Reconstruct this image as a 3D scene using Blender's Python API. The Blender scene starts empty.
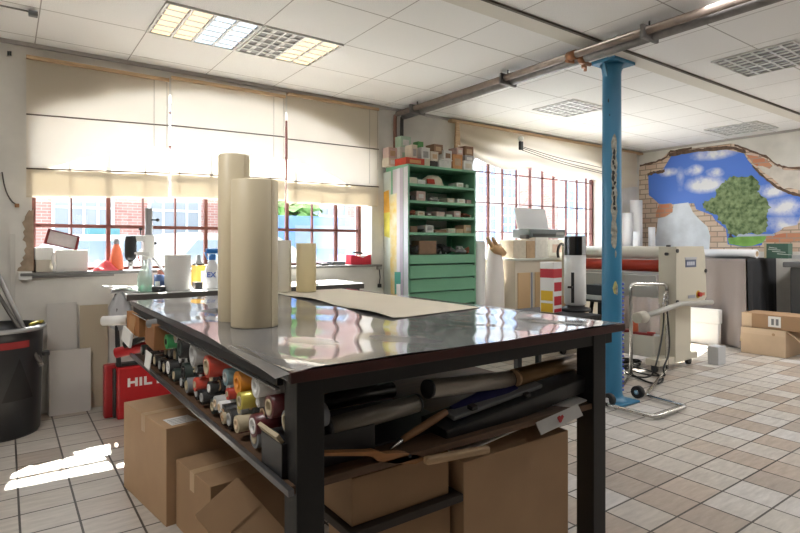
import bpy, bmesh, math, random
from mathutils import Vector, Matrix, Euler
from mathutils.geometry import tessellate_polygon
random.seed(7)
R = math.radians
PI = math.pi
S = bpy.context.scene
C = S.collection

# ------------------------------------------------------------------ camera
F, U0, V0, H = 548.0, 400.0, 245.0, 1.4
YAW = math.atan(395.0 / F)
cy_, sy_ = math.cos(YAW), math.sin(YAW)
cam = bpy.data.cameras.new('camera')
cam.sensor_width = 36.0
cam.lens = F / 800.0 * 36.0
cam.shift_y = -(266.5 - V0) / 800.0
cam.clip_start = 0.05
co = bpy.data.objects.new('camera', cam)
C.objects.link(co)
co.location = (0, 0, H)
co.rotation_euler = (PI / 2, 0, -YAW)
S.camera = co

# ------------------------------------------------------------------ world, sun, daylight, exposure
w = bpy.data.worlds.new('world')
S.world = w
w.use_nodes = True
wn = w.node_tree
bg = wn.nodes['Background']
bg.inputs['Color'].default_value = (0.82, 0.91, 1.0, 1)
bg.inputs['Strength'].default_value = 5.6

def lamp(name, kind, loc, rot, energy, color=(1, 1, 1), **kw):
    d = bpy.data.lights.new(name, kind)
    d.energy = energy
    d.color = color
    for k, v in kw.items():
        setattr(d, k, v)
    o = bpy.data.objects.new(name, d)
    C.objects.link(o)
    o.location = loc
    o.rotation_euler = rot
    return o

sd = Vector((-0.10, -0.86, -1.0)).normalized()
sun = lamp('sun', 'SUN', (2, 14, 12), sd.to_track_quat('-Z', 'Y').to_euler(), 32.0, (1.0, 0.95, 0.87), angle=R(0.6))
# added area lights out of view overhead, brightening rolls, tabletop and mural wall
for (px, py, pw_) in ((-.6, 2.3, 22), (1.0, 1.75, 4.5), (2.5, 1.75, 6), (3.7, 1.45, 10), (4.8, .8, 9), (6.6, .3, 15), (8.2, 1.3, 44), (1.5, -.6, 1.5)):
    lamp('added_fill_light', 'AREA', (px, py, 3.0), (0, 0, 0), pw_, (1.0, .98, .955), shape='RECTANGLE', size=.64, size_y=.64)
for (px, sx_) in ((1.85, 3.3), (6.47, 2.95)):
    p = lamp('window_portal', 'AREA', (px, 5.95, 2.0), (R(-90), 0, 0), 1.0, shape='RECTANGLE', size=sx_, size_y=1.9)
    p.data.cycles.is_portal = True

S.view_settings.view_transform = 'Standard'
S.view_settings.look = 'None'
S.view_settings.gamma = 1
S.view_settings.use_curve_mapping = False
S.view_settings.exposure = 0.75
S.cycles.use_denoising = True
S.cycles.max_bounces = 10
S.cycles.diffuse_bounces = 5
S.cycles.transparent_max_bounces = 16
S.cycles.sample_clamp_indirect = 8.0
S.cycles.caustics_reflective = False
S.cycles.caustics_refractive = False

# ------------------------------------------------------------------ measuring helpers (a pixel of the photograph to a point on a plane of the room)
def _ray(u, v):
    r = (u - U0) / F
    return Vector((sy_ + r * cy_, cy_ - r * sy_, -(v - V0) / F))
def onx(u, v, x):
    q = _ray(u, v); q = q * (x / q.x); return Vector((q.x, q.y, q.z + H))
def ony(u, v, y):
    q = _ray(u, v); q = q * (y / q.y); return Vector((q.x, q.y, q.z + H))
def onz(u, v, z):
    q = _ray(u, v); q = q * ((z - H) / q.z); return Vector((q.x, q.y, q.z + H))

# ------------------------------------------------------------------ materials
MATS = {}
def M(name, col, rough=0.55, metal=0.0, var=0.0, scale=6.0, bump=0.0, spec=0.5, coat=0.0, emit=0.0, stretch=None, col2=None):
    if name in MATS:
        return MATS[name]
    m = bpy.data.materials.new(name)
    m.use_nodes = True
    nt = m.node_tree
    b = nt.nodes['Principled BSDF']
    b.inputs['Base Color'].default_value = (*col, 1)
    b.inputs['Roughness'].default_value = rough
    b.inputs['Metallic'].default_value = metal
    b.inputs['Specular IOR Level'].default_value = spec
    b.inputs['Coat Weight'].default_value = coat
    if emit:
        b.inputs['Emission Color'].default_value = (*col, 1)
        b.inputs['Emission Strength'].default_value = emit
    if var or bump or col2:
        tc = nt.nodes.new('ShaderNodeTexCoord')
        mp = nt.nodes.new('ShaderNodeMapping')
        if stretch:
            mp.inputs['Scale'].default_value = stretch
        nz = nt.nodes.new('ShaderNodeTexNoise')
        nz.inputs['Scale'].default_value = scale
        nz.inputs['Detail'].default_value = 5
        nt.links.new(tc.outputs['Object'], mp.inputs['Vector'])
        nt.links.new(mp.outputs['Vector'], nz.inputs['Vector'])
        if var or col2:
            rp = nt.nodes.new('ShaderNodeValToRGB')
            rp.color_ramp.elements[0].position = 0.32
            rp.color_ramp.elements[1].position = 0.68
            c2 = col2 or tuple(min(1, c * (1 + var)) for c in col)
            c1 = col if col2 else tuple(c * (1 - var) for c in col)
            rp.color_ramp.elements[0].color = (*c1, 1)
            rp.color_ramp.elements[1].color = (*c2, 1)
            nt.links.new(nz.outputs['Fac'], rp.inputs['Fac'])
            nt.links.new(rp.outputs['Color'], b.inputs['Base Color'])
        if bump:
            bp = nt.nodes.new('ShaderNodeBump')
            bp.inputs['Strength'].default_value = bump
            bp.inputs['Distance'].default_value = 0.01
            nt.links.new(nz.outputs['Fac'], bp.inputs['Height'])
            nt.links.new(bp.outputs['Normal'], b.inputs['Normal'])
    MATS[name] = m
    return m

def mix_shader(name, a, b_, fac):
    """a, b_: (node type, colour, roughness)"""
    m = bpy.data.materials.new(name)
    m.use_nodes = True
    nt = m.node_tree
    nt.nodes.remove(nt.nodes['Principled BSDF'])
    out = nt.nodes['Material Output']
    mx = nt.nodes.new('ShaderNodeMixShader')
    mx.inputs[0].default_value = fac
    for i, (t, c, r) in enumerate((a, b_)):
        n = nt.nodes.new(t)
        n.inputs['Color'].default_value = (*c, 1)
        if r is not None and 'Roughness' in n.inputs:
            n.inputs['Roughness'].default_value = r
        nt.links.new(n.outputs[0], mx.inputs[i + 1])
    nt.links.new(mx.outputs[0], out.inputs[0])
    return m

GLASS = mix_shader('window_glass', ('ShaderNodeBsdfTransparent', (0.97, 0.98, 0.98), None), ('ShaderNodeBsdfGlossy', (1, 1, 1), 0.02), 0.05)
BLIND = mix_shader('blind_fabric', ('ShaderNodeBsdfDiffuse', (0.66, 0.60, 0.50), 1), ('ShaderNodeBsdfTranslucent', (0.92, 0.87, 0.77), None), 0.34)
BLIND2 = mix_shader('blind_hem_fabric', ('ShaderNodeBsdfDiffuse', (0.62, 0.56, 0.45), 1), ('ShaderNodeBsdfTranslucent', (0.78, 0.71, 0.58), None), 0.20)
CLEAR = mix_shader('clear_plastic', ('ShaderNodeBsdfTransparent', (0.88, 0.95, 0.92), None), ('ShaderNodeBsdfDiffuse', (0.85, 0.9, 0.88), None), 0.35)

PLASTER = M('painted_plaster', (0.68, 0.66, 0.615), 0.85, var=.10, scale=3.0, bump=0.25)
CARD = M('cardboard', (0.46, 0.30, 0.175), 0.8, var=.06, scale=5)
CARD_D = M('brown_or_shaded_cardboard', (0.36, 0.225, 0.125), 0.8, var=.06, scale=5)  # darker card with under-table shade in its colour; also one plain brown box
CARD_L = M('pale_cardboard', (0.62, 0.47, 0.32), 0.8, var=0.05, scale=5)
TAPE = M('parcel_tape', (0.52, 0.36, 0.21), 0.3)
WHITEP = M('white_paper', (0.80, 0.79, 0.77), 0.6)
BLACKM = M('black_steel', (0.006, 0.006, 0.0065), 0.5)
BLACKP = M('black_plastic', (0.02, 0.02, 0.022), 0.4)
GREYP = M('grey_plastic', (0.20, 0.21, 0.22), 0.5)
STEEL = M('steel', (0.62, 0.62, 0.62), 0.25, metal=1.0)
GALV = M('galvanised_steel', (.20, .19, .185), .5, metal=.3, var=.15, scale=14)
WHITEM = M('white_enamel', (0.78, 0.78, 0.76), 0.4)
CREAMM = M('cream_enamel', (0.60, 0.56, 0.46), 0.45)
RED = M('red_plastic', (0.46, 0.015, 0.02), 0.35)
REDFR = M('red_painted_iron', (.11, .035, .028), 0.6, var=0.15, scale=20)
WOOD = M('pale_wood', (0.52, 0.36, 0.21), 0.6, var=0.2, scale=5, stretch=(1, 14, 14))
WOOD_D = M('brown_wood', (0.28, 0.14, 0.06), 0.55, var=0.25, scale=5, stretch=(1, 14, 14))
CREAM = M('cream_vinyl', (0.64, 0.55, 0.38), 0.45)
RUBBER = M('rubber', (0.015, 0.015, 0.015), 0.7)

# ------------------------------------------------------------------ mesh builders
class MB:
    def __init__(s):
        s.bm = bmesh.new()
        s.soft = False
    def _add(s, verts, mat):
        for v in verts:
            v.co = mat @ v.co
    def box(s, c, d, rot=None, bev=0.0, seg=2):
        b = bmesh.new()
        bmesh.ops.create_cube(b, size=1)
        for v in b.verts:
            v.co = Vector((v.co.x * d[0], v.co.y * d[1], v.co.z * d[2]))
        if bev:
            bmesh.ops.bevel(b, geom=list(b.edges), offset=bev, segments=seg, affect='EDGES', profile=0.6)
        m = Matrix.Translation(Vector(c))
        if rot is not None:
            m = m @ Euler(rot).to_matrix().to_4x4()
        for v in b.verts:
            v.co = m @ v.co
        s.merge(b)
        return s
    def b2(s, lo, hi, bev=0.0):
        c = [(a + b) / 2 for a, b in zip(lo, hi)]
        d = [b - a for a, b in zip(lo, hi)]
        return s.box(c, d, None, bev)
    def merge(s, b):
        me = bpy.data.meshes.new('tmp')
        b.to_mesh(me)
        s.bm.from_mesh(me)
        bpy.data.meshes.remove(me)
        b.free()
    def cyl(s, p0, p1, r, r2=None, seg=20, cap=True):
        p0, p1 = Vector(p0), Vector(p1)
        r2 = r if r2 is None else r2
        ax = (p1 - p0).normalized()
        q = ax.to_track_quat('Z', 'Y').to_matrix()
        rings = []
        for p, rr in ((p0, r), (p1, r2)):
            rings.append([s.bm.verts.new(p + q @ Vector((math.cos(2 * PI * k / seg) * rr, math.sin(2 * PI * k / seg) * rr, 0))) for k in range(seg)])
        for k in range(seg):
            f = s.bm.faces.new((rings[0][k], rings[0][(k + 1) % seg], rings[1][(k + 1) % seg], rings[1][k]))
            f.smooth = True
        if cap:
            s.bm.faces.new(rings[0][::-1]); s.bm.faces.new(rings[1])
        return s
    def pipe(s, p0, p1, r, ri, seg=24):
        """hollow tube"""
        p0, p1 = Vector(p0), Vector(p1)
        ax = (p1 - p0).normalized()
        q = ax.to_track_quat('Z', 'Y').to_matrix()
        rg = []
        for p, rr in ((p0, r), (p1, r), (p1, ri), (p0, ri)):
            rg.append([s.bm.verts.new(p + q @ Vector((math.cos(2 * PI * k / seg) * rr, math.sin(2 * PI * k / seg) * rr, 0))) for k in range(seg)])
        for a in range(4):
            A, B = rg[a], rg[(a + 1) % 4]
            for k in range(seg):
                f = s.bm.faces.new((A[k], A[(k + 1) % seg], B[(k + 1) % seg], B[k]))
                f.smooth = a in (0, 2)
        return s
    def tube(s, pts, r, seg=10, rad=None, smooth_pts=0):
        pts = [Vector(p) for p in pts]
        for _ in range(smooth_pts):
            n = [pts[0]]
            for a, b in zip(pts[:-1], pts[1:]):
                n += [a.lerp(b, .25), a.lerp(b, .75)]
            pts = n + [pts[-1]]
        prev = None
        nrm = None
        for i, p in enumerate(pts):
            t = (pts[min(i + 1, len(pts) - 1)] - pts[max(i - 1, 0)]).normalized()
            if nrm is None:
                nrm = t.orthogonal().normalized()
            nrm = (nrm - t * nrm.dot(t)).normalized()
            bn = t.cross(nrm)
            rr = rad[i] if rad else r
            ring = [s.bm.verts.new(p + (nrm * math.cos(2 * PI * k / seg) + bn * math.sin(2 * PI * k / seg)) * rr) for k in range(seg)]
            if prev:
                for k in range(seg):
                    f = s.bm.faces.new((prev[k], prev[(k + 1) % seg], ring[(k + 1) % seg], ring[k]))
                    f.smooth = True
            else:
                s.bm.faces.new(ring[::-1])
            prev = ring
        s.bm.faces.new(prev)
        return s
    def lathe(s, prof, c=(0, 0, 0), seg=28, sy=1.0):
        """prof: list of (r, z), axis z"""
        c = Vector(c)
        prev = None
        for (r, z) in prof:
            ring = [s.bm.verts.new(c + Vector((math.cos(2 * PI * k / seg) * max(r, 1e-4), sy * math.sin(2 * PI * k / seg) * max(r, 1e-4), z))) for k in range(seg)]
            if prev:
                for k in range(seg):
                    f = s.bm.faces.new((prev[k], prev[(k + 1) % seg], ring[(k + 1) % seg], ring[k]))
                    f.smooth = True
            prev = ring
        return s
    def prism(s, poly, a, b, axis='y'):
        """poly in the other two axes, extruded from a to b along axis"""
        def P(p, t):
            return {'x': (t, p[0], p[1]), 'y': (p[0], t, p[1]), 'z': (p[0], p[1], t)}[axis]
        A = [s.bm.verts.new(P(p, a)) for p in poly]
        B = [s.bm.verts.new(P(p, b)) for p in poly]
        n = len(poly)
        for k in range(n):
            s.bm.faces.new((A[k], B[k], B[(k + 1) % n], A[(k + 1) % n]))
        for tri in tessellate_polygon([[Vector((p[0], p[1], 0)) for p in poly]]):
            try:
                s.bm.faces.new([A[i] for i in tri]); s.bm.faces.new([B[i] for i in tri][::-1])
            except ValueError:
                pass
        return s
    def grid(s, fn, nu, nv, thick=0.0):
        V = [[s.bm.verts.new(fn(i / nu, j / nv)) for j in range(nv + 1)] for i in range(nu + 1)]
        fs = []
        for i in range(nu):
            for j in range(nv):
                f = s.bm.faces.new((V[i][j], V[i + 1][j], V[i + 1][j + 1], V[i][j + 1]))
                f.smooth = True
                fs.append(f)
        if thick:
            s.bm.normal_update()
            bmesh.ops.solidify(s.bm, geom=fs, thickness=thick)
        return s
    def quad(s, pts):
        s.bm.faces.new([s.bm.verts.new(p) for p in pts])
        return s
    def xf(s, mat):
        for v in s.bm.verts:
            v.co = mat @ v.co
        return s
    def build(s, name, mat, parent=None, fix=True):
        if fix:
            bmesh.ops.recalc_face_normals(s.bm, faces=s.bm.faces)
        me = bpy.data.meshes.new(name)
        s.bm.to_mesh(me)
        s.bm.free()
        me.materials.append(mat)
        o = bpy.data.objects.new(name, me)
        C.objects.link(o)
        if parent is not None:
            o.parent = parent
            # meshes are written in room coordinates unless their thing has an origin of its own
            if parent.type == 'EMPTY' and not parent.get('_local'):
                o.matrix_parent_inverse = Matrix.Translation(-parent.location)
        return o

def tag(o, label=None, cat=None, group=None, kind=None):
    if label: o['label'] = label
    if cat: o['category'] = cat
    if group: o['group'] = group
    if kind: o['kind'] = kind
    return o

def thing(name, label, cat, loc=(0, 0, 0), group=None):
    o = bpy.data.objects.new(name, None)
    o.empty_display_size = 0.1
    C.objects.link(o)
    o.location = loc
    return tag(o, label, cat, group)

def local_thing(name, label, cat, loc, rot=(0, 0, 0), group=None):
    """parts of this thing are written around its own origin"""
    o = thing(name, label, cat, loc, group)
    o.rotation_euler = rot
    o['_local'] = 1
    return o

def struct(name, mb, mat, parent=None):
    o = mb.build(name, mat, parent)
    if parent is None:
        o['kind'] = 'structure'
    return o

def copy_thing(src, label, loc, rotz=None, group=None):
    c = src.copy(); C.objects.link(c)
    c.location = loc
    if rotz is not None: c.rotation_euler = (0, 0, rotz)
    c['label'] = label
    if group: c['group'] = group
    for ch in src.children:
        d = ch.copy(); C.objects.link(d); d.parent = c
        for g in ch.children:
            e = g.copy(); C.objects.link(e); e.parent = d
    return c

def text_mesh(s, size, ext=0.001, bold=0.0):
    cu = bpy.data.curves.new('lettering', 'FONT')
    cu.body = s; cu.size = size; cu.extrude = ext; cu.offset = bold
    cu.align_x = 'CENTER'; cu.align_y = 'CENTER'
    o = bpy.data.objects.new('lettering', cu)
    C.objects.link(o)
    dg = bpy.context.evaluated_depsgraph_get()
    me = bpy.data.meshes.new_from_object(o.evaluated_get(dg))
    bpy.data.objects.remove(o)
    mb = MB(); mb.bm.from_mesh(me)
    bpy.data.meshes.remove(me)
    return mb

# ================================================================== THE ROOM
CEIL, WY, WT, EX = 3.05, 5.42, 0.38, 9.15
XW, YS = -1.7, -1.3

def floor_mat():
    m = bpy.data.materials.new('floor_tiles'); m.use_nodes = True
    nt = m.node_tree; N = nt.nodes; L = nt.links
    b = N['Principled BSDF']
    tc = N.new('ShaderNodeTexCoord')
    mp = N.new('ShaderNodeMapping'); mp.inputs['Scale'].default_value = (4, 4, 1); mp.inputs['Location'].default_value = (-0.24 + 8, -1.706 * 4 + 20, 0)
    L.new(tc.outputs['Object'], mp.inputs['Vector'])
    fl = N.new('ShaderNodeVectorMath'); fl.operation = 'FLOOR'; L.new(mp.outputs[0], fl.inputs[0])
    fr = N.new('ShaderNodeVectorMath'); fr.operation = 'FRACTION'; L.new(mp.outputs[0], fr.inputs[0])
    wn_ = N.new('ShaderNodeTexWhiteNoise'); wn_.noise_dimensions = '2D'; L.new(fl.outputs[0], wn_.inputs['Vector'])
    rp = N.new('ShaderNodeValToRGB')
    els = rp.color_ramp.elements
    els[0].position = 0; els[0].color = (0.37, 0.315, 0.27, 1)
    els[1].position = 1; els[1].color = (0.57, 0.55, 0.53, 1)
    for p, c in ((0.18, (0.44, 0.36, 0.295, 1)), (0.30, (0.50, 0.455, 0.405, 1)), (0.8, (0.52, 0.485, 0.44, 1))):
        e = els.new(p); e.color = c
    L.new(wn_.outputs['Value'], rp.inputs['Fac'])
    nz = N.new('ShaderNodeTexNoise'); nz.inputs['Scale'].default_value = 6; nz.inputs['Detail'].default_value = 6; nz.inputs['Roughness'].default_value = .65
    st = N.new('ShaderNodeMapping'); st.inputs['Scale'].default_value = (1, 5, 1); L.new(tc.outputs['Object'], st.inputs['Vector']); L.new(st.outputs[0], nz.inputs['Vector'])
    mr = N.new('ShaderNodeMapRange'); mr.inputs['From Min'].default_value = .3; mr.inputs['From Max'].default_value = .7; mr.inputs['To Min'].default_value = .82; mr.inputs['To Max'].default_value = 1.12
    L.new(nz.outputs['Fac'], mr.inputs['Value'])
    mu = N.new('ShaderNodeVectorMath'); mu.operation = 'SCALE'; L.new(rp.outputs['Color'], mu.inputs[0]); L.new(mr.outputs[0], mu.inputs['Scale'])
    sx = N.new('ShaderNodeSeparateXYZ'); L.new(fr.outputs[0], sx.inputs[0])
    def near(o):
        a = N.new('ShaderNodeMath'); a.operation = 'PINGPONG'; a.inputs[1].default_value = .5; L.new(o, a.inputs[0])
        c = N.new('ShaderNodeMath'); c.operation = 'LESS_THAN'; c.inputs[1].default_value = .021; L.new(a.outputs[0], c.inputs[0]); return c
    a, c = near(sx.outputs['X']), near(sx.outputs['Y'])
    mxm = N.new('ShaderNodeMath'); mxm.operation = 'MAXIMUM'; L.new(a.outputs[0], mxm.inputs[0]); L.new(c.outputs[0], mxm.inputs[1])
    mix = N.new('ShaderNodeMix'); mix.data_type = 'RGBA'
    L.new(mxm.outputs[0], mix.inputs[0]); L.new(mu.outputs[0], mix.inputs[6]); mix.inputs[7].default_value = (0.05, 0.04, 0.033, 1)
    L.new(mix.outputs[2], b.inputs['Base Color'])
    b.inputs['Roughness'].default_value = .42
    bp = N.new('ShaderNodeBump'); bp.inputs['Strength'].default_value = .25; bp.inputs['Distance'].default_value = .006
    sb = N.new('ShaderNodeMath'); sb.operation = 'SUBTRACT'; L.new(nz.outputs['Fac'], sb.inputs[0]); L.new(mxm.outputs[0], sb.inputs[1])
    L.new(sb.outputs[0], bp.inputs['Height']); L.new(bp.outputs[0], b.inputs['Normal'])
    return m

def ceil_mat():
    m = bpy.data.materials.new('ceiling_tiles'); m.use_nodes = True
    nt = m.node_tree; N = nt.nodes; L = nt.links
    b = N['Principled BSDF']; b.inputs['Roughness'].default_value = .8
    tc = N.new('ShaderNodeTexCoord')
    mp = N.new('ShaderNodeMapping'); mp.inputs['Scale'].default_value = (1 / .688, 1 / .648, 1); mp.inputs['Location'].default_value = (-.887 / .688 + 6, -4.575 / .648 + 12, 0)
    L.new(tc.outputs['Object'], mp.inputs['Vector'])
    fr = N.new('ShaderNodeVectorMath'); fr.operation = 'FRACTION'; L.new(mp.outputs[0], fr.inputs[0])
    sx = N.new('ShaderNodeSeparateXYZ'); L.new(fr.outputs[0], sx.inputs[0])
    def near(o, wdt):
        a = N.new('ShaderNodeMath'); a.operation = 'PINGPONG'; a.inputs[1].default_value = .5; L.new(o, a.inputs[0])
        c = N.new('ShaderNodeMath'); c.operation = 'LESS_THAN'; c.inputs[1].default_value = wdt; L.new(a.outputs[0], c.inputs[0]); return c
    a, c = near(sx.outputs['X'], .006), near(sx.outputs['Y'], .008)
    mxm = N.new('ShaderNodeMath'); mxm.operation = 'MAXIMUM'; L.new(a.outputs[0], mxm.inputs[0]); L.new(c.outputs[0], mxm.inputs[1])
    nz = N.new('ShaderNodeTexNoise'); nz.inputs['Scale'].default_value = 160; nz.inputs['Detail'].default_value = 3; L.new(tc.outputs['Object'], nz.inputs['Vector'])
    mr = N.new('ShaderNodeValToRGB'); mr.color_ramp.elements[0].position = .3; mr.color_ramp.elements[1].position = .6
    mr.color_ramp.elements[0].color = (.74, .735, .725, 1); mr.color_ramp.elements[1].color = (.86, .855, .845, 1)
    L.new(nz.outputs['Fac'], mr.inputs['Fac'])
    mix = N.new('ShaderNodeMix'); mix.data_type = 'RGBA'
    L.new(mxm.outputs[0], mix.inputs[0]); L.new(mr.outputs[0], mix.inputs[6]); mix.inputs[7].default_value = (.38, .36, .34, 1)
    L.new(mix.outputs[2], b.inputs['Base Color'])
    return m

struct('floor', MB().b2((XW, YS, -.1), (EX, WY, 0)), floor_mat())
struct('ceiling', MB().b2((XW, YS, CEIL), (EX, WY, CEIL + .1)), ceil_mat())

def arch(x0, x1, spring, apex, n=16):
    return [(x0 + (x1 - x0) * k / n, spring + (apex - spring) * (1 - (2 * k / n - 1) ** 2)) for k in range(n + 1)]
W1 = (0.18, 3.50, 1.17, 2.45, 2.86)
W2 = (5.02, 8.16, 1.10, 2.50, 2.88)
mb = MB()
Y0, Y1 = WY, WY + WT
TOP = CEIL + .1
mb.b2((XW - .2, Y0, -.1), (W1[0], Y1, TOP))
mb.b2((W1[1], Y0, -.1), (W2[0], Y1, TOP))
mb.b2((W2[1], Y0, -.1), (EX + .2, Y1, TOP))
for W in (W1, W2):
    mb.b2((W[0], Y0, -.1), (W[1], Y1, W[2]))
    a = arch(W[0], W[1], W[3], W[4])
    for p, q in zip(a[:-1], a[1:]):
        mb.prism([p, q, (q[0], TOP), (p[0], TOP)], Y0, Y1, 'y')
wall_n = struct('wall_north', mb, PLASTER)
struct('wall_east', MB().b2((EX, YS - .2, -.1), (EX + .2, WY, TOP)), PLASTER)
struct('wall_west', MB().b2((XW - .2, YS - .2, -.1), (XW, WY, TOP)), PLASTER)
struct('wall_south', MB().b2((XW, YS - .2, -.1), (EX, YS, TOP)), M('light_cutting_wall', (.16, .14, .12), .8, var=.3, scale=3))  # unseen wall, brought close and made dark to cut light on the table front
# bare brown render where the paint has come away beside the window
pp = [(27, 213), (29, 210), (31, 211), (33.6, 209), (33.6, 271), (17, 271), (18, 268), (21.5, 266), (20, 263), (23.5, 260), (22.5, 257.5), (25.5, 254), (24, 250), (26.5, 246.5), (25.5, 242), (22.5, 240), (24.5, 236), (23, 232), (25, 229), (23.5, 226), (22, 222.5), (24.5, 220), (25, 216.5)]
pw = [ony(u, v, WY) for u, v in pp]
struct('bare_render', MB().prism([(p.x, p.z) for p in pw], WY - .004, WY, 'y'), M('brown_render', (.33, .25, .18), .95, var=.25, scale=12, bump=.5), wall_n)
pp = [(25, 241), (28, 240), (29, 244), (26, 246)], [(17, 251), (22, 249), (24, 252), (19, 254)]

def iron_window(name, W, xs, zs, heavy_x, heavy_z, yf=5.70):
    mb = MB()
    x0, x1, z0 = W[0], W[1], W[2]
    def top(x):
        t = 2 * (x - x0) / (x1 - x0) - 1
        return W[3] + (W[4] - W[3]) * (1 - t * t)
    for k, x in enumerate(xs):
        wd = .017 if k in heavy_x else .0065
        mb.b2((x - wd, yf - .02, z0), (x + wd, yf + .02, top(x) + .01))
    for k, z in enumerate(zs):
        wd = .016 if k in heavy_z else .008
        # the bar stops at the arch
        lo, hi = x0, x1
        if z > W[3]:
            t = math.sqrt(max(0, 1 - (z - W[3]) / (W[4] - W[3])))
            lo, hi = (x0 + x1) / 2 - t * (x1 - x0) / 2, (x0 + x1) / 2 + t * (x1 - x0) / 2
        mb.b2((lo, yf - .017, z - wd), (hi, yf + .017, z + wd))
    mb.b2((x0, yf - .03, z0), (x1, yf + .03, z0 + .03))
    mb.b2((x0, yf - .03, z0), (x0 + .035, yf + .03, W[3] + .02))
    mb.b2((x1 - .035, yf - .03, z0), (x1, yf + .03, W[3] + .02))
    o = struct(name, mb, REDFR)
    a = arch(x0, x1, W[3], W[4])
    g = MB().prism([(x0, z0), (x1, z0)] + a[::-1], yf - .003, yf + .003, 'y')
    struct('glass_pane', g, GLASS, o)
    return o
iron_window('window_1', W1, [.48, .775, 1.07, 1.365, 1.66, 1.965, 2.26, 2.55, 2.86, 3.17], [1.57, 1.97, 2.37, 2.7], (1, 4, 7, 9), (0,))
iron_window('window_2', W2, [5.35, 5.682, 5.977, 6.279, 6.583, 6.868, 7.146, 7.46, 7.744, 8.0], [1.59, 2.01, 2.45, 2.75], (1,), ())
# sills
SILL = M('grey_stone_sill', (.17, .165, .16), .6, var=.15, scale=10)
struct('trim_1', MB().b2((.10, WY - .07, 1.148), (3.60, WY + .3, 1.172), .004), SILL)
struct('trim_2', MB().b2((4.95, WY - .06, 1.055), (8.2, WY + .3, 1.102), .006), SILL)
struct('trim_3', MB().b2((2.0, 2.635, CEIL - .012), (EX, 2.66, CEIL)), M('dark_joint_strip', (.09, .07, .055), .7))
struct('trim_4', MB().b2((2.0, 2.66, CEIL - .008), (EX, 2.82, CEIL)), M('yellowed_panel', (.66, .63, .57), .8))
struct('trim_5', MB().b2((XW, WY - .03, CEIL - .03), (EX, WY, CEIL)), M('grey_wall_angle', (.42, .40, .38), .7))
struct('trim_6', MB().b2((EX - .03, YS, CEIL - .03), (EX, WY - .03, CEIL)), MATS['grey_wall_angle'])

# ================================================================== OUTSIDE
ASPH = M('pale_asphalt', (.72, .72, .72), .9, var=.1, scale=3)
struct('street', MB().b2((-25, WY + WT, -.35), (45, 40, .22)), ASPH)
struct('pavement', MB().b2((-25, 13.4, .22), (45, 16, .32)), M('paving', (.5, .49, .47), .9, var=.08, scale=2))

def brick_mat(name, c1, c2, mortar, scale, rot=True, sq=(.24, .075)):
    m = bpy.data.materials.new(name); m.use_nodes = True
    nt = m.node_tree; N = nt.nodes; L = nt.links
    b = N['Principled BSDF']; b.inputs['Roughness'].default_value = .85
    tc = N.new('ShaderNodeTexCoord')
    mp = N.new('ShaderNodeMapping')
    mp.inputs['Rotation'].default_value = rot if isinstance(rot, tuple) else (R(90), 0, 0)
    if isinstance(rot, tuple):
        sp = N.new('ShaderNodeSeparateXYZ'); cb = N.new('ShaderNodeCombineXYZ')
        L.new(tc.outputs['Object'], sp.inputs[0]); L.new(sp.outputs['Y'], cb.inputs['X']); L.new(sp.outputs['Z'], cb.inputs['Y'])
        mp.inputs['Rotation'].default_value = (0, 0, 0)
        L.new(cb.outputs[0], mp.inputs['Vector'])
    else:
        L.new(tc.outputs['Object'], mp.inputs['Vector'])
    br = N.new('ShaderNodeTexBrick')
    br.inputs['Color1'].default_value = (*c1, 1); br.inputs['Color2'].default_value = (*c2, 1); br.inputs['Mortar'].default_value = (*mortar, 1)
    br.inputs['Scale'].default_value = scale
    br.inputs['Brick Width'].default_value = sq[0]; br.inputs['Row Height'].default_value = sq[1]; br.inputs['Mortar Size'].default_value = .008
    L.new(mp.outputs[0], br.inputs['Vector'])
    L.new(br.outputs['Color'], b.inputs['Base Color'])
    return m
BRICK_OUT = brick_mat('street_brick', (.20, .085, .07), (.25, .12, .10), (.24, .21, .19), 1.0)
RENDERW = M('white_render', (.36, .36, .36), .9, var=.03, scale=1)
PANE_B = M('blue_window_pane', (.09, .17, .30), .25)
PANE_G = M('grey_window_pane', (.14, .155, .175), .25)
WFRAME = M('white_window_frame', (.38, .38, .38), .6)

def building(name, label, x0, x1, y, h, wallmat, wins, pane, depth=5.0):
    t = thing(name, label, 'building', (x0, y, -.05))
    MB().b2((x0, y, -.05), (x1, y + depth, h)).build('facade', wallmat, t)
    MB().b2((x0 + .01, y - .18, h), (x1 - .01, y + depth, h + .25)).build('roof_edge', M('roof_edge_grey', (.45, .44, .43), .8), t)
    for (wx0, wx1, wz0, wz1, nx, nz_) in wins:
        f = MB()
        f.b2((wx0 - .07, y - .05, wz0 - .07), (wx1 + .07, y, wz0)); f.b2((wx0 - .07, y - .05, wz1), (wx1 + .07, y, wz1 + .07))
        f.b2((wx0 - .07, y - .05, wz0), (wx0, y, wz1)); f.b2((wx1, y - .05, wz0), (wx1 + .07, y, wz1))
        for k in range(1, nx):
            xx = wx0 + (wx1 - wx0) * k / nx; f.b2((xx - .03, y - .045, wz0), (xx + .03, y, wz1))
        for k in range(1, nz_):
            zz = wz0 + (wz1 - wz0) * k / nz_; f.b2((wx0, y - .04, zz - .03), (wx1, y, zz + .03))
        fo = f.build('window', WFRAME, t)
        MB().b2((wx0, y - .02, wz0), (wx1, y - .005, wz1)).build('pane', pane, fo)
    return t
building('brick_building', 'pink brick building across the street behind the window with three blinds',
         -6.0, 12.6, 16, 6.5, BRICK_OUT,
         [(x, x + 1.25, 1.5, 3.2, 4, 2) for x in (-4, -1.6, 1.0, 3.2, 5.6, 8.0, 10.4)] + [(x, x + 1.25, 4.2, 5.6, 4, 2) for x in (-4, -1.6, 1.0, 3.2, 5.6, 8.0, 10.4)], PANE_G)
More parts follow.
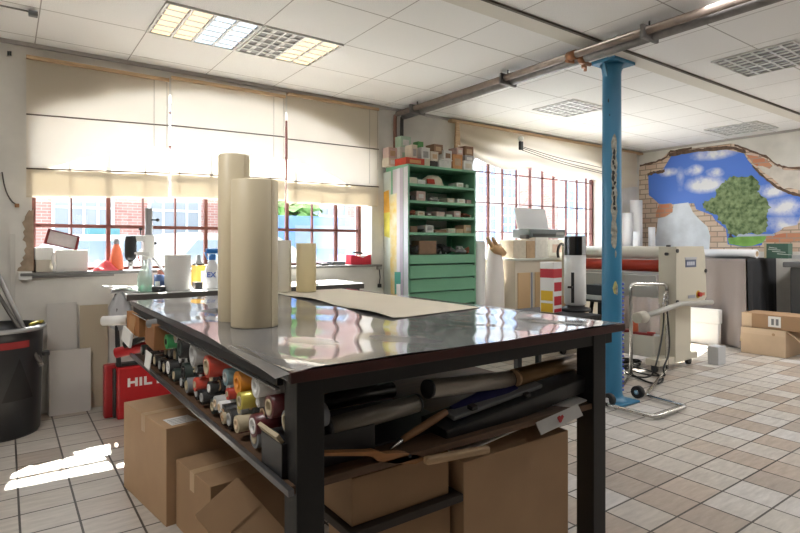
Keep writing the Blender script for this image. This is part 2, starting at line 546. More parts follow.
building('white_building', 'white rendered building with blue windows behind the window beside the green shelves',
         12.7, 17.8, 16, 7.5, RENDERW, [(13.2, 14.6, 1.6, 3.0, 3, 3), (15.35, 16.35, 1.5, 3.0, 3, 3), (15.35, 16.35, 3.4, 4.6, 3, 3), (16.75, 17.6, 3.4, 4.6, 3, 3), (16.8, 17.6, 1.9, 3.0, 3, 3)], PANE_B)
building('red_brick_house', 'red brick house with a white downpipe seen behind the grey printer on the window',
         17.85, 20.35, 16, 7.2, BRICK_OUT, [(18.7, 19.1, 1.2, 5.4, 1, 6)], PANE_G)
building('pale_house', 'pale house with tall blue windows seen beside the blue column',
         20.4, 26.5, 16, 7.8, RENDERW, [(20.75, 21.5, 2.6, 4.3, 2, 2), (21.75, 22.7, 2.6, 4.3, 2, 2), (23.3, 24.2, 2.6, 4.3, 2, 2), (20.75, 22.6, .6, 1.9, 3, 1)], PANE_B)

def car(name, label, cx, cy, col, L=4.3, h=1.45, van=False):
    t = thing(name, label, 'car', (cx, cy, -.15))
    pm = M('car_paint_' + col[0], col[1], .25, coat=.6)
    if van:
        prof = [(-L / 2, .35), (-L / 2, 1.75), (-L / 2 + .1, 1.9), (L / 2 - 1.5, 1.9), (L / 2 - .85, 1.15), (L / 2 - .1, 1.0), (L / 2, .8), (L / 2, .35)]
        gl = [(-L / 2 + .5, 1.2), (-L / 2 + .5, 1.7), (L / 2 - 1.6, 1.72), (L / 2 - 1.1, 1.2)]
    else:
        prof = [(-L / 2, .35), (-L / 2, .85), (-L / 2 + .25, .98), (-L / 2 + .75, h), (L / 2 - 1.9, h), (L / 2 - 1.15, .98), (L / 2 - .15, .82), (L / 2, .6), (L / 2, .35)]
        gl = [(-L / 2 + .6, 1.0), (-L / 2 + .9, h - .1), (L / 2 - 1.95, h - .1), (L / 2 - 1.4, 1.0)]
    z0 = -.25
    MB().prism([(cx + a, z0 + b) for a, b in prof], cy - .85, cy + .85, 'y').build('body', pm, t)
    for s_ in (-1, 1):
        ya, yb = sorted((cy + s_ * .851, cy + s_ * .856))
        MB().prism([(cx + a, z0 + b) for a, b in gl], ya, yb, 'y').build('side_window', M('car_glass', (.10, .13, .16), .1), t)
        for wx in (-L / 2 + .85, L / 2 - .85):
            MB().cyl((cx + wx, cy + s_ * .70, .17), (cx + wx, cy + s_ * .88, .17), .32).build('wheel', RUBBER, t)
    return t
car('parked_car', 'white car parked across the street behind the white boxes on the sill', 2.1, 11.0, ('white', (.36, .37, .39)))
car('delivery_van', 'blue van parked outside beyond the small cream rolls', 6.9, 11.6, ('blue', (.045, .10, .26)), 4.8, van=True)
car('hatchback', 'pale silver car outside behind the drill stand on the bench', 3.2, 8.6, ('silver', (.30, .32, .35)), 3.9)
for o_ in list(C.objects):
    if o_.get('category') == 'car': o_.location.z += .37
t = thing('street_tree', 'green street tree seen through the window behind the two tall cream rolls', 'tree', (6.55, 14.5, -.05))
MB().cyl((6.55, 14.5, -.05), (6.55, 14.5, 1.9), .12, .08).build('trunk', WOOD_D, t)
mb = MB()
for k in range(240):
    a, b_, rr = random.uniform(0, 2 * PI), random.uniform(-1, 1), random.uniform(.3, .95)
    p = Vector((6.55 + math.cos(a) * math.sqrt(1 - b_ * b_) * rr, 14.5 + math.sin(a) * math.sqrt(1 - b_ * b_) * rr * .8, 2.5 + b_ * rr * 1.2))
    e = Euler((random.uniform(-1, 1), random.uniform(-1, 1), random.uniform(0, 6))).to_matrix()
    mb.quad([p + e @ Vector(v) * .22 for v in ((-1, -.6, 0), (1, -.6, .1), (1.1, .6, 0), (-1, .7, .15))])
mb.build('foliage', M('tree_leaf', (.18, .34, .10), .7, var=.3, scale=3), t, fix=False)
# bin with a yellow sticker outside
t = thing('street_cabinet', 'teal street cabinet with a yellow sticker behind the white car', 'street cabinet', (1.6, 13.0, -.05))
MB().b2((1.35, 12.7, .22), (1.95, 13.2, 1.75), .02).build('body', M('teal_paint', (.05, .15, .17), .6), t)
MB().b2((1.5, 12.69, 1.3), (1.75, 12.70, 1.6)).build('sticker', M('yellow_sticker', (.75, .70, .05), .6), t)

# ================================================================== BLINDS
def blind(label, x0, x1, ztop, zb0, zb1, y=5.375, seed=0):
    t = thing('roman_blind', label, 'blind', (x0, y, zb0), 'roman blinds at the three-part window')
    rnd = random.Random(seed)
    ph = rnd.uniform(0, 6)
    H1, H2 = zb0 + .66, zb0 + .22
    def f(u, v, off=0.0):
        x = x0 + (x1 - x0) * u
        zb = zb0 + (zb1 - zb0) * u
        z = zb + (ztop - zb) * v
        b = .006 * math.sin(5 * u + ph) * math.sin(v * 9) + .004 * math.sin(17 * u + ph)
        return (x, y + b + off, z)
    MB().grid(lambda u, v: f(u, v), 24, 24).build('fabric', BLIND, t, fix=False)
    MB().grid(lambda u, v: (f(u, 0)[0], y + .018 + .006 * math.sin(6 * u + ph), f(u, 0)[2] - .012 + .24 * v), 16, 4).build('hem', BLIND2, t, fix=False)
    MB().b2((x0, y - .02, ztop - .003), (x1, y + .03, ztop + .028)).build('batten', WOOD, t)
    for hz in (H1, H2):
        d = zb1 - zb0
        MB().tube([(x0, y - .009, hz), (x1, y - .009, hz + d)], .0065).build('rod', M('rod_brown', (.16, .12, .09), .5), t)
    MB().tube([(x1 - .13, y - .016, ztop), (x1 - .13, y - .014, zb1 + .25)], .0022, 6).build('cord', M('cord_beige', (.35, .31, .26), .8), t)
    MB().tube([(x1 - .02, y - .016, ztop), (x1 - .02, y - .016, zb1 + .42)], .0022, 6).build('cord', MATS['cord_beige'], t)
    return t
blind('cream roman blind above the boxes on the sill, first from the black bin', .14, 1.232, 2.912, 1.80, 1.845, seed=1)
blind('cream roman blind behind the taller cream roll, middle of the three', 1.252, 2.385, 2.942, 1.85, 1.872, seed=2)
blind('cream roman blind hanging beside the green shelf cabinet', 2.415, 3.56, 2.978, 1.855, 1.862, seed=3)

# gathered blind over window 2
t = thing('gathered_blind', 'cream cloth blind gathered up unevenly over the window beside the blue column', 'blind', (4.72, 5.36, 2.4))
def gather(u, v):
    x = 4.74 + (8.95 - 4.74) * u
    zt = 2.995
    sag = .07 * abs(math.sin(u * PI * 3.0))
    bot = 2.55 - .17 * u + .10 * (1 - min(1, u / .10)) - .02 * sag + (.03 * math.sin(u * 21))
    if u < .25:
        bot += .0
    z = bot + (zt - bot) * v
    fold = .055 * (1 - v) * (.5 + .5 * math.sin(v * 16 + 3 * u)) + .012 * math.sin(u * 26 + v * 5) * (1 - v)
    return (x, 5.37 - fold - .02, z - sag * (1 - v) * .6)
MB().grid(gather, 70, 26).build('fabric', BLIND, t, fix=False)
MB().b2((4.66, 5.33, 2.99), (EX - .02, 5.40, 3.025)).build('batten', WOOD, t)
cordm = M('dark_cord', (.10, .085, .07), .8)
for k, (za, zb) in enumerate(((2.79, 2.64), (2.77, 2.58), (2.74, 2.55))):
    MB().tube([(5.93, 5.27, za), (6.7, 5.25, (za + zb) / 2 - .02), (7.5, 5.25, zb + .02), (8.3, 5.27, zb - .03)], .005, 6, smooth_pts=2).build('cord', cordm, t)
MB().lathe([(.0, 0), (.03, .01), (.042, .04), (.03, .07), (0, .08)], (5.90, 5.27, 2.86), 14).build('pulley', WHITEM, t)
MB().b2((5.87, 5.25, 2.74), (5.93, 5.29, 2.86), .008).build('cord_lock', BLACKP, t)
MB().prism([(4.70, 2.62), (4.79, 2.60), (4.77, 2.99), (4.72, 2.99)], 5.30, 5.33, 'y').build('cord_bundle', WOOD, t)

# ================================================================== CEILING FITTINGS
LOUV = M('louvre_alu', (.80, .80, .79), .3, metal=.15)
LFRAME = M('white_light_frame', (.72, .72, .70), .5)
TUBE_W = M('lit_tube_warm', (1.0, .84, .55), emit=.42)
TUBE_C = M('lit_tube_cool', (.72, .86, 1.0), emit=.55)
TUBE_O = M('unlit_tube', (.75, .75, .74), .3)
def fixture(label, x0, x1, y0, y1, tubes, nf=6, along='y'):
    z = CEIL
    t = thing('louvre_ceiling_light', label, 'ceiling light', ((x0 + x1) / 2, (y0 + y1) / 2, z), 'louvred ceiling lights')
    fr = MB()
    w_ = .014
    fr.b2((x0, y0, z - .014), (x1, y0 + w_, z)); fr.b2((x0, y1 - w_, z - .014), (x1, y1, z))
    fr.b2((x0, y0 + w_, z - .014), (x0 + w_, y1 - w_, z)); fr.b2((x1 - w_, y0 + w_, z - .014), (x1, y1 - w_, z))
    fr.build('frame', LFRAME, t)
    MB().b2((x0 + w_, y0 + w_, z - .003), (x1 - w_, y1 - w_, z)).build('reflector', M('grey_reflector', (.28, .28, .28), .4), t)
    n = len(tubes)
    lv = MB()
    dx = (x1 - x0 - 2 * w_) / n
    for k in range(n + 1):
        xx = x0 + w_ + dx * k
        if 0 < k < n:
            lv.b2((xx - .008, y0 + w_, z - .013), (xx + .008, y1 - w_, z - .004))
    for j in range(1, nf):
        yy = y0 + (y1 - y0) * j / nf
        lv.b2((x0 + w_, yy - .010, z - .013), (x1 - w_, yy + .010, z - .0095))
    lv.build('louvre', LOUV, t)
    for k, c in enumerate(tubes):
        xx = x0 + w_ + dx * (k + .5)
        mm = {'w': TUBE_W, 'c': TUBE_C, 'o': TUBE_O}[c]
        o = MB().box((xx, (y0 + y1) / 2, z - .006), (dx * (.80 if c != 'o' else .2), y1 - y0 - .05, .005), None, .002).build('lamp_tube', mm, t)
        if c != 'o':
            o['label'] = 'lit warm tube' if c == 'w' else 'lit bluish tube'
    return t
fixture('lit louvre ceiling light with two warm and two bluish tubes', .885, 1.565, 3.93, 4.575, 'wwcc')
fixture('ceiling light half lit, with two dark and two warm tubes', 1.585, 2.262, 3.93, 4.575, 'ooww')
fixture('unlit square louvre ceiling light between the grey duct and the gathered blind', 5.20, 5.845, 3.87, 4.46, 'oooo')
fixture('unlit louvre ceiling light nearer than the dark ceiling joint, beyond the grey pipe', 5.14, 5.88, 1.72, 2.36, 'oooo')
fixture('unlit louvre ceiling light close to the mural wall', 8.08, 8.80, 3.13, 3.80, 'oooo')

t = thing('ceiling_duct', 'grey pipe run hung under the ceiling from the window wall past the blue column', 'pipe', (3.85, 3.3, 2.95))
MB().cyl((3.90, 5.33, 2.955), (3.90, -.5, 2.955), .042).build('grey_pipe', GALV, t)
MB().cyl((3.80, 5.33, 2.965), (3.80, -.5, 2.965), .030).build('second_pipe', M('brown_pipe', (.24, .19, .16), .5, metal=.3, var=.2, scale=10), t)
for yy in (5.0, 3.6, 2.2, .9):
    MB().box((3.85, yy, 2.955), (.22, .03, .105), None, .012).build('clamp', GALV, t)
    MB().cyl((3.85, yy, 3.0), (3.85, yy, CEIL), .007).build('hanger_rod', BLACKP, t)
COPPER = M('copper', (.34, .16, .08), .4, metal=.6)
MB().tube([(3.90, 5.33, 2.955), (3.90, 5.37, 2.94), (3.90, 5.375, 2.85), (3.90, 5.375, 2.2)], .022, 12).build('downpipe', M('dark_iron_pipe', (.05, .045, .04), .5), t)
MB().tube([(3.80, 5.33, 2.965), (3.80, 5.37, 2.95), (3.80, 5.375, 2.86), (3.80, 5.375, 2.2)], .022, 12).build('downpipe', M('red_brown_pipe', (.20, .09, .06), .5), t)
fit = MB()
fit.cyl((3.80, 2.80, 2.965), (3.80, 2.88, 2.965), .038); fit.cyl((3.90, 2.78, 2.955), (3.90, 2.83, 2.955), .050)
fit.cyl((3.78, 2.88, 2.93), (4.10, 2.88, 2.96), .016); fit.cyl((3.98, 2.86, 2.90), (3.98, 2.86, 3.03), .018); fit.cyl((4.06, 2.9, 2.9), (4.06, 2.9, 3.0), .014)
fit.build('copper_fitting', COPPER, t)

# ------------------------------------------------------------------ the blue column
def chipped_blue():
    m = bpy.data.materials.new('chipped_blue_paint'); m.use_nodes = True
    nt = m.node_tree; N = nt.nodes; L = nt.links
    b = N['Principled BSDF']; b.inputs['Roughness'].default_value = .4
    tc = N.new('ShaderNodeTexCoord')
    nz = N.new('ShaderNodeTexNoise'); nz.inputs['Scale'].default_value = 3; L.new(tc.outputs['Object'], nz.inputs['Vector'])
    rp = N.new('ShaderNodeValToRGB'); rp.color_ramp.elements[0].color = (.028, .165, .30, 1); rp.color_ramp.elements[1].color = (.042, .215, .37, 1)
    L.new(nz.outputs['Fac'], rp.inputs['Fac']); L.new(rp.outputs[0], b.inputs['Base Color'])
    return m
BLUE = chipped_blue()
CX, CY = 4.42, 2.88
t = thing('blue_column', 'round blue iron column with chipped paint standing on the tiled floor', 'column', (CX, CY, 0))
def colrad(z): return .098 - .012 * z / 3.0
MB().lathe([(0, .0), (.14, .0), (.14, .02), (.105, .04), (.092, .07), (.088, .10), (.080, 2.92), (.086, 2.98), (.10, 3.015), (0, 3.015)], (CX, CY, 0), 36).build('shaft', BLUE, t)
MB().box((CX, CY, .008), (.34, .34, .016), None, .003).build('base_plate', BLUE, t)
MB().box((CX + .02, CY, 3.032), (.32, .24, .03), None, .004).build('head_plate', BLUE, t)
MB().prism([(CX + .07, 2.88), (CX + .16, 3.015), (CX + .07, 3.015)], CY - .01, CY + .01, 'y').build('gusset', BLUE, t)
MB().prism([(CX - .07, 2.88), (CX - .13, 3.015), (CX - .07, 3.015)], CY - .01, CY + .01, 'y').build('gusset', BLUE, t)
def chip(pts, mat, dr):
    # pts: (angle offset from the camera-facing side in degrees, z)
    base = math.atan2(-CY, -CX)
    mb = MB()
    ca, cz = sum(p[0] for p in pts) / len(pts), sum(p[1] for p in pts) / len(pts)
    def on(a, z):
        r_ = .0885 - .0029 * (z - .1) + dr
        an = base + R(a)
        return mb.bm.verts.new((CX + math.cos(an) * r_, CY + math.sin(an) * r_, z))
    c0 = on(ca, cz)
    prev = None
    for f_ in (.33, .67, 1.0):
        ring = [on(ca + (a - ca) * f_, cz + (z - cz) * f_) for a, z in pts]
        n = len(ring)
        for k in range(n):
            if prev: mb.bm.faces.new((prev[k], ring[k], ring[(k + 1) % n], prev[(k + 1) % n]))
            else: mb.bm.faces.new((c0, ring[k], ring[(k + 1) % n]))
        prev = ring
    mb.build('paint_chip', mat, t)
def blob(a0, z0, da, dz, n=14, j=.35, seed=0):
    r_ = random.Random(seed)
    return [(a0 + da * math.cos(2 * PI * k / n) * (1 - j * r_.random()), z0 + dz * math.sin(2 * PI * k / n) * (1 - j * r_.random())) for k in range(n)]
CHW = M('old_grey_paint', (.33, .32, .27), .7, var=.4, scale=30)
CHY = M('old_yellow_paint', (.52, .48, .18), .6, var=.3, scale=30)
CHB = M('bare_black_iron', (.015, .014, .013), .5)
sm = 14
for k, (z, dz) in enumerate(((2.27, .13), (2.12, .12), (1.98, .12), (1.84, .12), (1.70, .12), (1.55, .12), (1.45, .1))):
    chip(blob(sm, z, 21, dz, seed=k), CHW, .0015 + .0001 * k)
rc = random.Random(11)
for k in range(12):
    z = 2.22 - k * .045
    chip(blob(sm + rc.uniform(-7, 7), z, rc.uniform(6, 13), rc.uniform(.02, .045), 9, .55, seed=60 + k), CHB, .003 + .0002 * (k % 3))
chip(blob(20, 1.02, 16, .075, seed=41), CHY, .0015); chip(blob(28, 1.0, 8, .05, seed=42), CHW, .003)
chip(blob(22, 1.32, 6, .04, seed=43), CHW, .002); chip(blob(-20, 2.68, 4, .02, seed=44), CHB, .002); chip(blob(-12, 2.55, 3, .012, seed=45), CHB, .002)
o = MB()
for k in range(26):
    z = .1 + k * .038
    o.cyl((CX + .070, CY - .050, z), (CX + .088, CY - .062, z), .010, seg=8)
tag(o.build('edge_strip', M('blue_white_strip', (.08, .12, .55), .4), t), 'strip of small blue dots')

# ================================================================== MURAL (flat print on the wall)
t = thing('wall_mural', 'wall mural print of blue sky, green tree and broken brick edge', 'mural', (EX, 4, 2.0))
def mpoly(pts, ox, oy, sc, x):
    out = []
    for u, v in pts:
        p = onx(ox + u / sc, oy + v / sc, EX - .003)
        out.append((p.y, p.z))
    return out
def mural_sky():
    m = bpy.data.materials.new('printed_sky'); m.use_nodes = True
    nt = m.node_tree; N = nt.nodes; L = nt.links
    b = N['Principled BSDF']; b.inputs['Roughness'].default_value = .45
    tc = N.new('ShaderNodeTexCoord')
    nz = N.new('ShaderNodeTexNoise'); nz.inputs['Scale'].default_value = 4.5; nz.inputs['Detail'].default_value = 6; nz.inputs['Roughness'].default_value = .6
    L.new(tc.outputs['Object'], nz.inputs['Vector'])
    def math_(op, x, y):
        n = N.new('ShaderNodeMath'); n.operation = op
        for k, q in enumerate((x, y)):
            if isinstance(q, (int, float)): n.inputs[k].default_value = q
            else: L.new(q, n.inputs[k])
        return n.outputs[0]
    total = None
    # printed clouds: centre and half size in the picture of the mural
    for (u, v, hw, hh, amp) in ((240, 180, 44, 26, 1.0), (330, 192, 46, 24, .9), (285, 240, 88, 40, 1.15), (325, 108, 110, 26, .9), (128, 188, 44, 20, .9), (590, 270, 90, 32, 1.0), (660, 340, 120, 45, .95), (640, 420, 130, 40, .7), (180, 215, 24, 70, .35)):
        c = onx(640 + u / 4.4436, 130 + v / 4.4436, EX); e = onx(640 + (u + hw) / 4.4436, 130 + v / 4.4436, EX); f = onx(640 + u / 4.4436, 130 + (v + hh) / 4.4436, EX)
        mp = N.new('ShaderNodeMapping'); sy2, sz2 = 1 / abs(e.y - c.y), 1 / abs(f.z - c.z)
        mp.inputs['Scale'].default_value = (0, sy2, sz2); mp.inputs['Location'].default_value = (0, -c.y * sy2, -c.z * sz2)
        L.new(tc.outputs['Object'], mp.inputs['Vector'])
        ln = N.new('ShaderNodeVectorMath'); ln.operation = 'LENGTH'; L.new(mp.outputs[0], ln.inputs[0])
        g = math_('MAXIMUM', math_('MULTIPLY', math_('SUBTRACT', 1.25, ln.outputs['Value']), amp), 0.0)
        total = g if total is None else math_('MAXIMUM', total, g)
    fac = math_('MULTIPLY', total, math_('MULTIPLY', math_('SUBTRACT', nz.outputs['Fac'], .22), 3.0))
    rp = N.new('ShaderNodeValToRGB'); e = rp.color_ramp.elements
    e[0].position = .10; e[0].color = (.075, .20, .70, 1); e[1].position = .85; e[1].color = (.80, .82, .87, 1)
    L.new(fac, rp.inputs['Fac']); L.new(rp.outputs[0], b.inputs['Base Color'])
    return m
PB = brick_mat('printed_brick', (.60, .42, .31), (.70, .58, .46), (.34, .27, .21), 1.0, (R(90), 0, R(90)), (.20, .085))
PBR = brick_mat('printed_red_brick', (.55, .20, .11), (.60, .30, .18), (.42, .32, .25), 1.0, (R(90), 0, R(90)), (.18, .075))
outer = [(-5, 470), (-5, 180), (0, 160), (45, 150), (100, 125), (130, 95), (200, 85), (290, 75), (400, 60), (420, 62), (480, 90), (560, 118), (600, 150), (640, 168), (711, 162), (830, 168), (830, 540), (-5, 540)]
sky = [(36, 195), (60, 185), (100, 180), (130, 130), (145, 108), (270, 92), (390, 88), (462, 104), (480, 135), (520, 180), (575, 232), (640, 270), (711, 293), (830, 330), (830, 345), (711, 385), (700, 420), (640, 440), (570, 470), (545, 500), (540, 512), (460, 520), (390, 508), (382, 440), (335, 402), (320, 378), (250, 352), (240, 325), (150, 330), (85, 328), (60, 305), (40, 290)]
def mlayer(pts, d, name, mat):
    P = mpoly(pts, 640, 130, 4.4436, 0)
    return MB().prism(P, EX - .003 - d, EX - .001, 'x').build(name, mat, t)
mlayer(outer, .000, 'brick_border', PB)
mlayer(sky, .002, 'sky_print', mural_sky())
mlayer([(470, 104), (490, 108), (530, 118), (600, 158), (640, 178), (711, 180), (830, 185), (830, 290), (711, 268), (660, 255), (640, 262), (590, 215), (545, 185), (520, 160), (500, 155), (495, 140)], .0025, 'plaster_print', M('printed_plaster', (.62, .58, .52), .6, var=.12, scale=7))
mlayer([(470, 108), (530, 118), (560, 130), (590, 160), (575, 172), (545, 160), (520, 160), (500, 150), (495, 138)], .003, 'red_brick_print', PBR)
mlayer([(85, 330), (140, 325), (145, 362), (110, 385), (70, 392), (72, 366)], .003, 'red_brick_print', PBR)
mlayer([(150, 330), (215, 322), (235, 365), (262, 395), (300, 430), (312, 470), (308, 535), (60, 535), (75, 440), (80, 392), (115, 385), (145, 365)], .003, 'pale_plaster_print', M('printed_blue_plaster', (.70, .75, .80), .6, var=.1, scale=5))
mlayer([(560, 470), (640, 458), (711, 455), (830, 455), (830, 500), (711, 492), (650, 498), (560, 500)], .003, 'red_brick_print', PBR)
mlayer([(640, 432), (711, 420), (830, 405), (830, 455), (711, 455), (640, 458), (600, 466)], .0035, 'brick_print', PB)
mlayer([(390, 480), (440, 474), (570, 468), (545, 500), (500, 515), (460, 518), (396, 506)], .003, 'meadow_print', M('printed_grass', (.20, .42, .08), .6, var=.3, scale=6))
mlayer([(425, 458), (500, 462), (600, 462), (598, 470), (430, 474)], .0034, 'horizon_print', M('printed_horizon', (.42, .48, .62), .6, var=.15, scale=4))
mlayer([(395, 440), (412, 440), (408, 470), (418, 478), (392, 478), (398, 468)], .004, 'trunk_print', M('printed_trunk', (.06, .045, .03), .7))
tree = []
rt = random.Random(5)
base = [(330, 300), (345, 255), (385, 225), (400, 208), (440, 205), (490, 202), (520, 215), (530, 250), (525, 275), (560, 300), (580, 340), (565, 365), (568, 400), (560, 450), (530, 462), (490, 455), (460, 462), (420, 470), (390, 455), (385, 425), (350, 400), (345, 375), (310, 365), (280, 345), (275, 325), (310, 312)]
for (a, b), (c, d) in zip(base, base[1:] + base[:1]):
    for k in range(4):
        f_ = k / 4
        tree.append((a + (c - a) * f_ + rt.uniform(-6, 6), b + (d - b) * f_ + rt.uniform(-6, 6)))
mlayer(tree, .005, 'tree_print', M('printed_tree', (.045, .095, .025), .7, scale=16, col2=(.30, .40, .20)))
edge = M('printed_shadow_brown', (.14, .085, .055), .7, var=.3, scale=20)
def mstrip(pts, wpx, name='broken_edge_print'):
    up = [(u, v - wpx / 2 + rt.uniform(-3, 3)) for u, v in pts]; dn = [(u, v + wpx / 2 + rt.uniform(-3, 3)) for u, v in pts]
    mlayer(up + dn[::-1], .0045, name, edge)
def dens(pts, n=5):
    o_ = []
    for (a, b), (c, d) in zip(pts[:-1], pts[1:]):
        for k in range(n): o_.append((a + (c - a) * k / n, b + (d - b) * k / n))
    return o_ + [pts[-1]]
mstrip(dens([(128, 112), (200, 98), (300, 86), (400, 78), (470, 98)]), 14)
mstrip(dens([(0, 158), (60, 146), (118, 120), (135, 95), (230, 82)]), 9)
mstrip(dens([(420, 66), (490, 92), (560, 118), (610, 156), (660, 168), (830, 168)]), 9)
mstrip(dens([(500, 158), (540, 200), (600, 248), (660, 278), (711, 292), (830, 330)]), 13)
mstrip(dens([(34, 200), (60, 190), (110, 182)]), 12)

# ================================================================== THE STEEL TABLE
TZ = 1.04
TX0, TX1, TY0, TY1 = .655, 2.31, 1.435, 3.90
table = thing('work_table', 'big black steel work table with a grey top and stuffed shelf', 'table', ((TX0 + TX1) / 2, (TY0 + TY1) / 2, 0))
MB().b2((TX0, TY0 + .02, TZ - .03), (TX1, TY1, TZ), .003).build('tabletop', M('dark_grey_top', (.085, .085, .09), .22, var=.1, scale=4), table)
MB().b2((TX0, TY0, TZ - .034), (TX1, TY0 + .02, TZ - .001), .003).build('front_edge_strip', M('oxblood_wood', (.055, .012, .010), .35, var=.2, scale=8), table)
for (x, y) in ((TX0 + .075, TY0 + .07), (TX1 - .16, TY0 + .07), (TX0 + .45, TY1 - .09), (TX1 - .16, TY1 - .09)):
    MB().b2((x - .045, y - .045, 0), (x + .045, y + .045, TZ - .035), .004).build('leg', BLACKM, table)
ap = MB()
ap.b2((TX0 + .03, TY0 + .03, TZ - .085), (TX1 - .06, TY0 + .07, TZ - .034), .002)
ap.b2((TX0 + .03, TY1 - .07, TZ - .10), (TX1 - .06, TY1 - .03, TZ - .034), .002)
ap.b2((TX1 - .13, TY0 + .07, TZ - .10), (TX1 - .09, TY1 - .07, TZ - .034), .002)
ap.build('apron', BLACKM, table)
sr = MB()
sr.b2((TX0 + .01, TY0 + .12, TZ - .065), (TX0 + .03, TY1 - .06, TZ - .034), .002)
sr.build('side_apron', BLACKM, table)
MB().b2((TX0 - .005, TY0 + .10, TZ - .071), (TX0 + .012, TY1 - .06, TZ - .066)).build('angle_edge', STEEL, table)
SZ = .70
MB().b2((TX0 + .01, TY0 + .035, SZ - .025), (TX1 - .115, TY1 - .05, SZ), .002).build('shelf', M('dark_shelf_wood', (.11, .06, .032), .6, var=.25, scale=5, stretch=(1, 14, 14)), table)
MB().b2((TX0 - .008, TY0 + .0, SZ - .012), (TX0 + .01, TY1 - .05, SZ + .008), .002).build('shelf_rail', M('dark_steel_rail', (.20, .20, .21), .3, metal=.8), table)

# the film over the top
def film(u, v):
    x = TX0 - .004 + (TX1 - .05 - TX0) * u
    y = TY0 + .003 + (TY1 - .04 - TY0) * v
    z = TZ + .0040 + .0022 * math.sin(u * 9 + v * 23) * math.sin(v * 7 + 1.3) + .0010 * math.sin(u * 31 + v * 11)
    if u < .04 and v < .35:      # the loose near corner curls over the table edge
        k = (1 - u / .04) * (1 - v / .35)
        x -= .042 * k; z -= .016 * k
    return (x, y, z)
FILM = M('clear_film', (.17, .17, .175), .075, spec=.5, var=.30, scale=1.6, bump=.06)
fo = MB().grid(film, 44, 60).build('plastic_film', FILM, fix=False)
tag(fo, 'glossy clear plastic film spread over the grey table top', 'plastic film')

# sheet of cream paper
def paper(u, v):
    a = Vector((1.50, 2.14, 0)).lerp(Vector((2.17, 2.235, 0)), u)
    b = Vector((1.60, 3.84, 0)).lerp(Vector((2.20, 3.86, 0)), u)
    p = a.lerp(b, v)
    bow = .05 * math.sin(PI * v)
    z = TZ + .0095 + .001 * math.sin(v * 12) + .010 * max(0, 1 - u / .12) * (0.5 + .5 * math.sin(v * 13)) 
    return (p.x + bow * (1 - u) * .6, p.y, z)
tag(MB().grid(paper, 16, 40, .0015).build('paper_sheet', M('cream_paper', (.62, .57, .47), .75, var=.03, scale=3)), 'long cream paper sheet lying on the film on the table', 'paper sheet')
tag(MB().box((1.70, 4.02, TZ + .02), (.02, .02, .004)).build('paper_scrap', WHITEP), None) if False else None

def upright_roll(name, label, x, y, z, r, h, mat=CREAM, core=True, group=None, lean=None):
    t = thing(name, label, 'roll', (x, y, z), group)
    mb = MB()
    prof = [(r - .012, .002), (r - .002, 0), (r, .004), (r, h - .004), (r - .003, h), (r * .42, h), (r * .42, h - .05), (0, h - .05)]
    mb.lathe(prof, (x, y, z), 48)
    # the loose edge of the sheet
    a = math.atan2(-y, -x) + R(48)
    mb.box((x + math.cos(a) * (r + .0008), y + math.sin(a) * (r + .0008), z + h / 2), (.003, .016, h - .004), (0, 0, a), 0)
    mb.build('rolled_sheet', mat, t)
    if core:
        MB().pipe((x, y, z + h - .08), (x, y, z + h + .001), r * .42, r * .36).build('core', CARD_L, t)
    return t
upright_roll('cream_roll', 'thick cream roll standing upright on the glossy table', .893, 2.335, TZ + .005, .101, .638)
upright_roll('cream_roll', 'tallest cream roll standing upright behind the thick roll', .873, 2.545, TZ + .005, .072, .775)
upright_roll('cream_roll', 'small pale roll standing behind the thick cream roll', 1.685, 3.825, TZ + .011, .058, .385, M('pale_vinyl', (.64, .60, .50), .45))
upright_roll('cream_roll', 'small yellowish roll standing on the cream paper end', 1.835, 3.75, TZ + .012, .074, .36, M('yellow_vinyl', (.66, .56, .33), .45))

# ------------------------------------------------------------------ the rolls on the shelf, ends towards the black bin
def shelf_roll(label, u, v, r, mat, inner=CARD_L, length=.5, out=0.0, hollow=.62, name='film_roll', tilt=0.0, dz=0.0):
    p = onx(u, v, .66)
    x0 = TX0 + .025 - out
    t = thing(name, label, 'roll', (x0, p.y, p.z), 'rolls stuffed on the table shelf')
    q0 = Vector((x0, p.y, p.z)); q1 = q0 + Vector((length, tilt, dz))
    MB().pipe(q0, q1, r, r * hollow, 20).build('rolled_sheet', mat, t)
    d = (q1 - q0).normalized()
    MB().pipe(q0 - d * .003, q0 + d * .06, r * hollow, r * hollow * .75, 20).build('core', inner, t)
    return t
MAROON = M('maroon_film', (.12, .015, .02), .3); ORANGE = M('orange_film', (.75, .27, .02), .35); GOLD = M('gold_film', (.55, .46, .08), .25, metal=.3)
REDF = M('red_film', (.55, .05, .025), .3); TEAL = M('teal_film', (.20, .33, .36), .3); GREEN = M('green_film', (.02, .26, .07), .35)
DKGREEN = M('dark_green_film', (.02, .035, .03), .3); LGREY = M('light_grey_film', (.42, .42, .41), .4); BLKF = M('black_film', (.012, .012, .014), .25)
CRM = M('cream_end', (.50, .42, .28), .6)
shelf_roll('white hollow tube, widest of the roll ends beside the near table leg', 253, 387, .036, WHITEM, WHITEM, .16, .012, .70)
shelf_roll('narrow white tube just under the wide white tube', 252, 403, .018, M('dull_white', (.5, .48, .44), .5), WHITEP, .15, .0)
shelf_roll('orange roll end beside the wide white tube', 235, 383, .040, ORANGE, ORANGE, .34, .012, .55)
shelf_roll('shiny gold roll lying below the orange roll', 240, 401, .030, GOLD, CRM, .16, .022, .6)
shelf_roll('teal and grey roll end left of the orange roll', 220, 378, .032, TEAL, LGREY, .40, .0, .6)
shelf_roll('thin red roll end under the teal roll', 222, 395, .022, REDF, CRM, .5, .0, .5)
shelf_roll('maroon roll with a pale core beneath the wide white tube', 264, 408, .036, MAROON, CRM, .15, .004, .72)
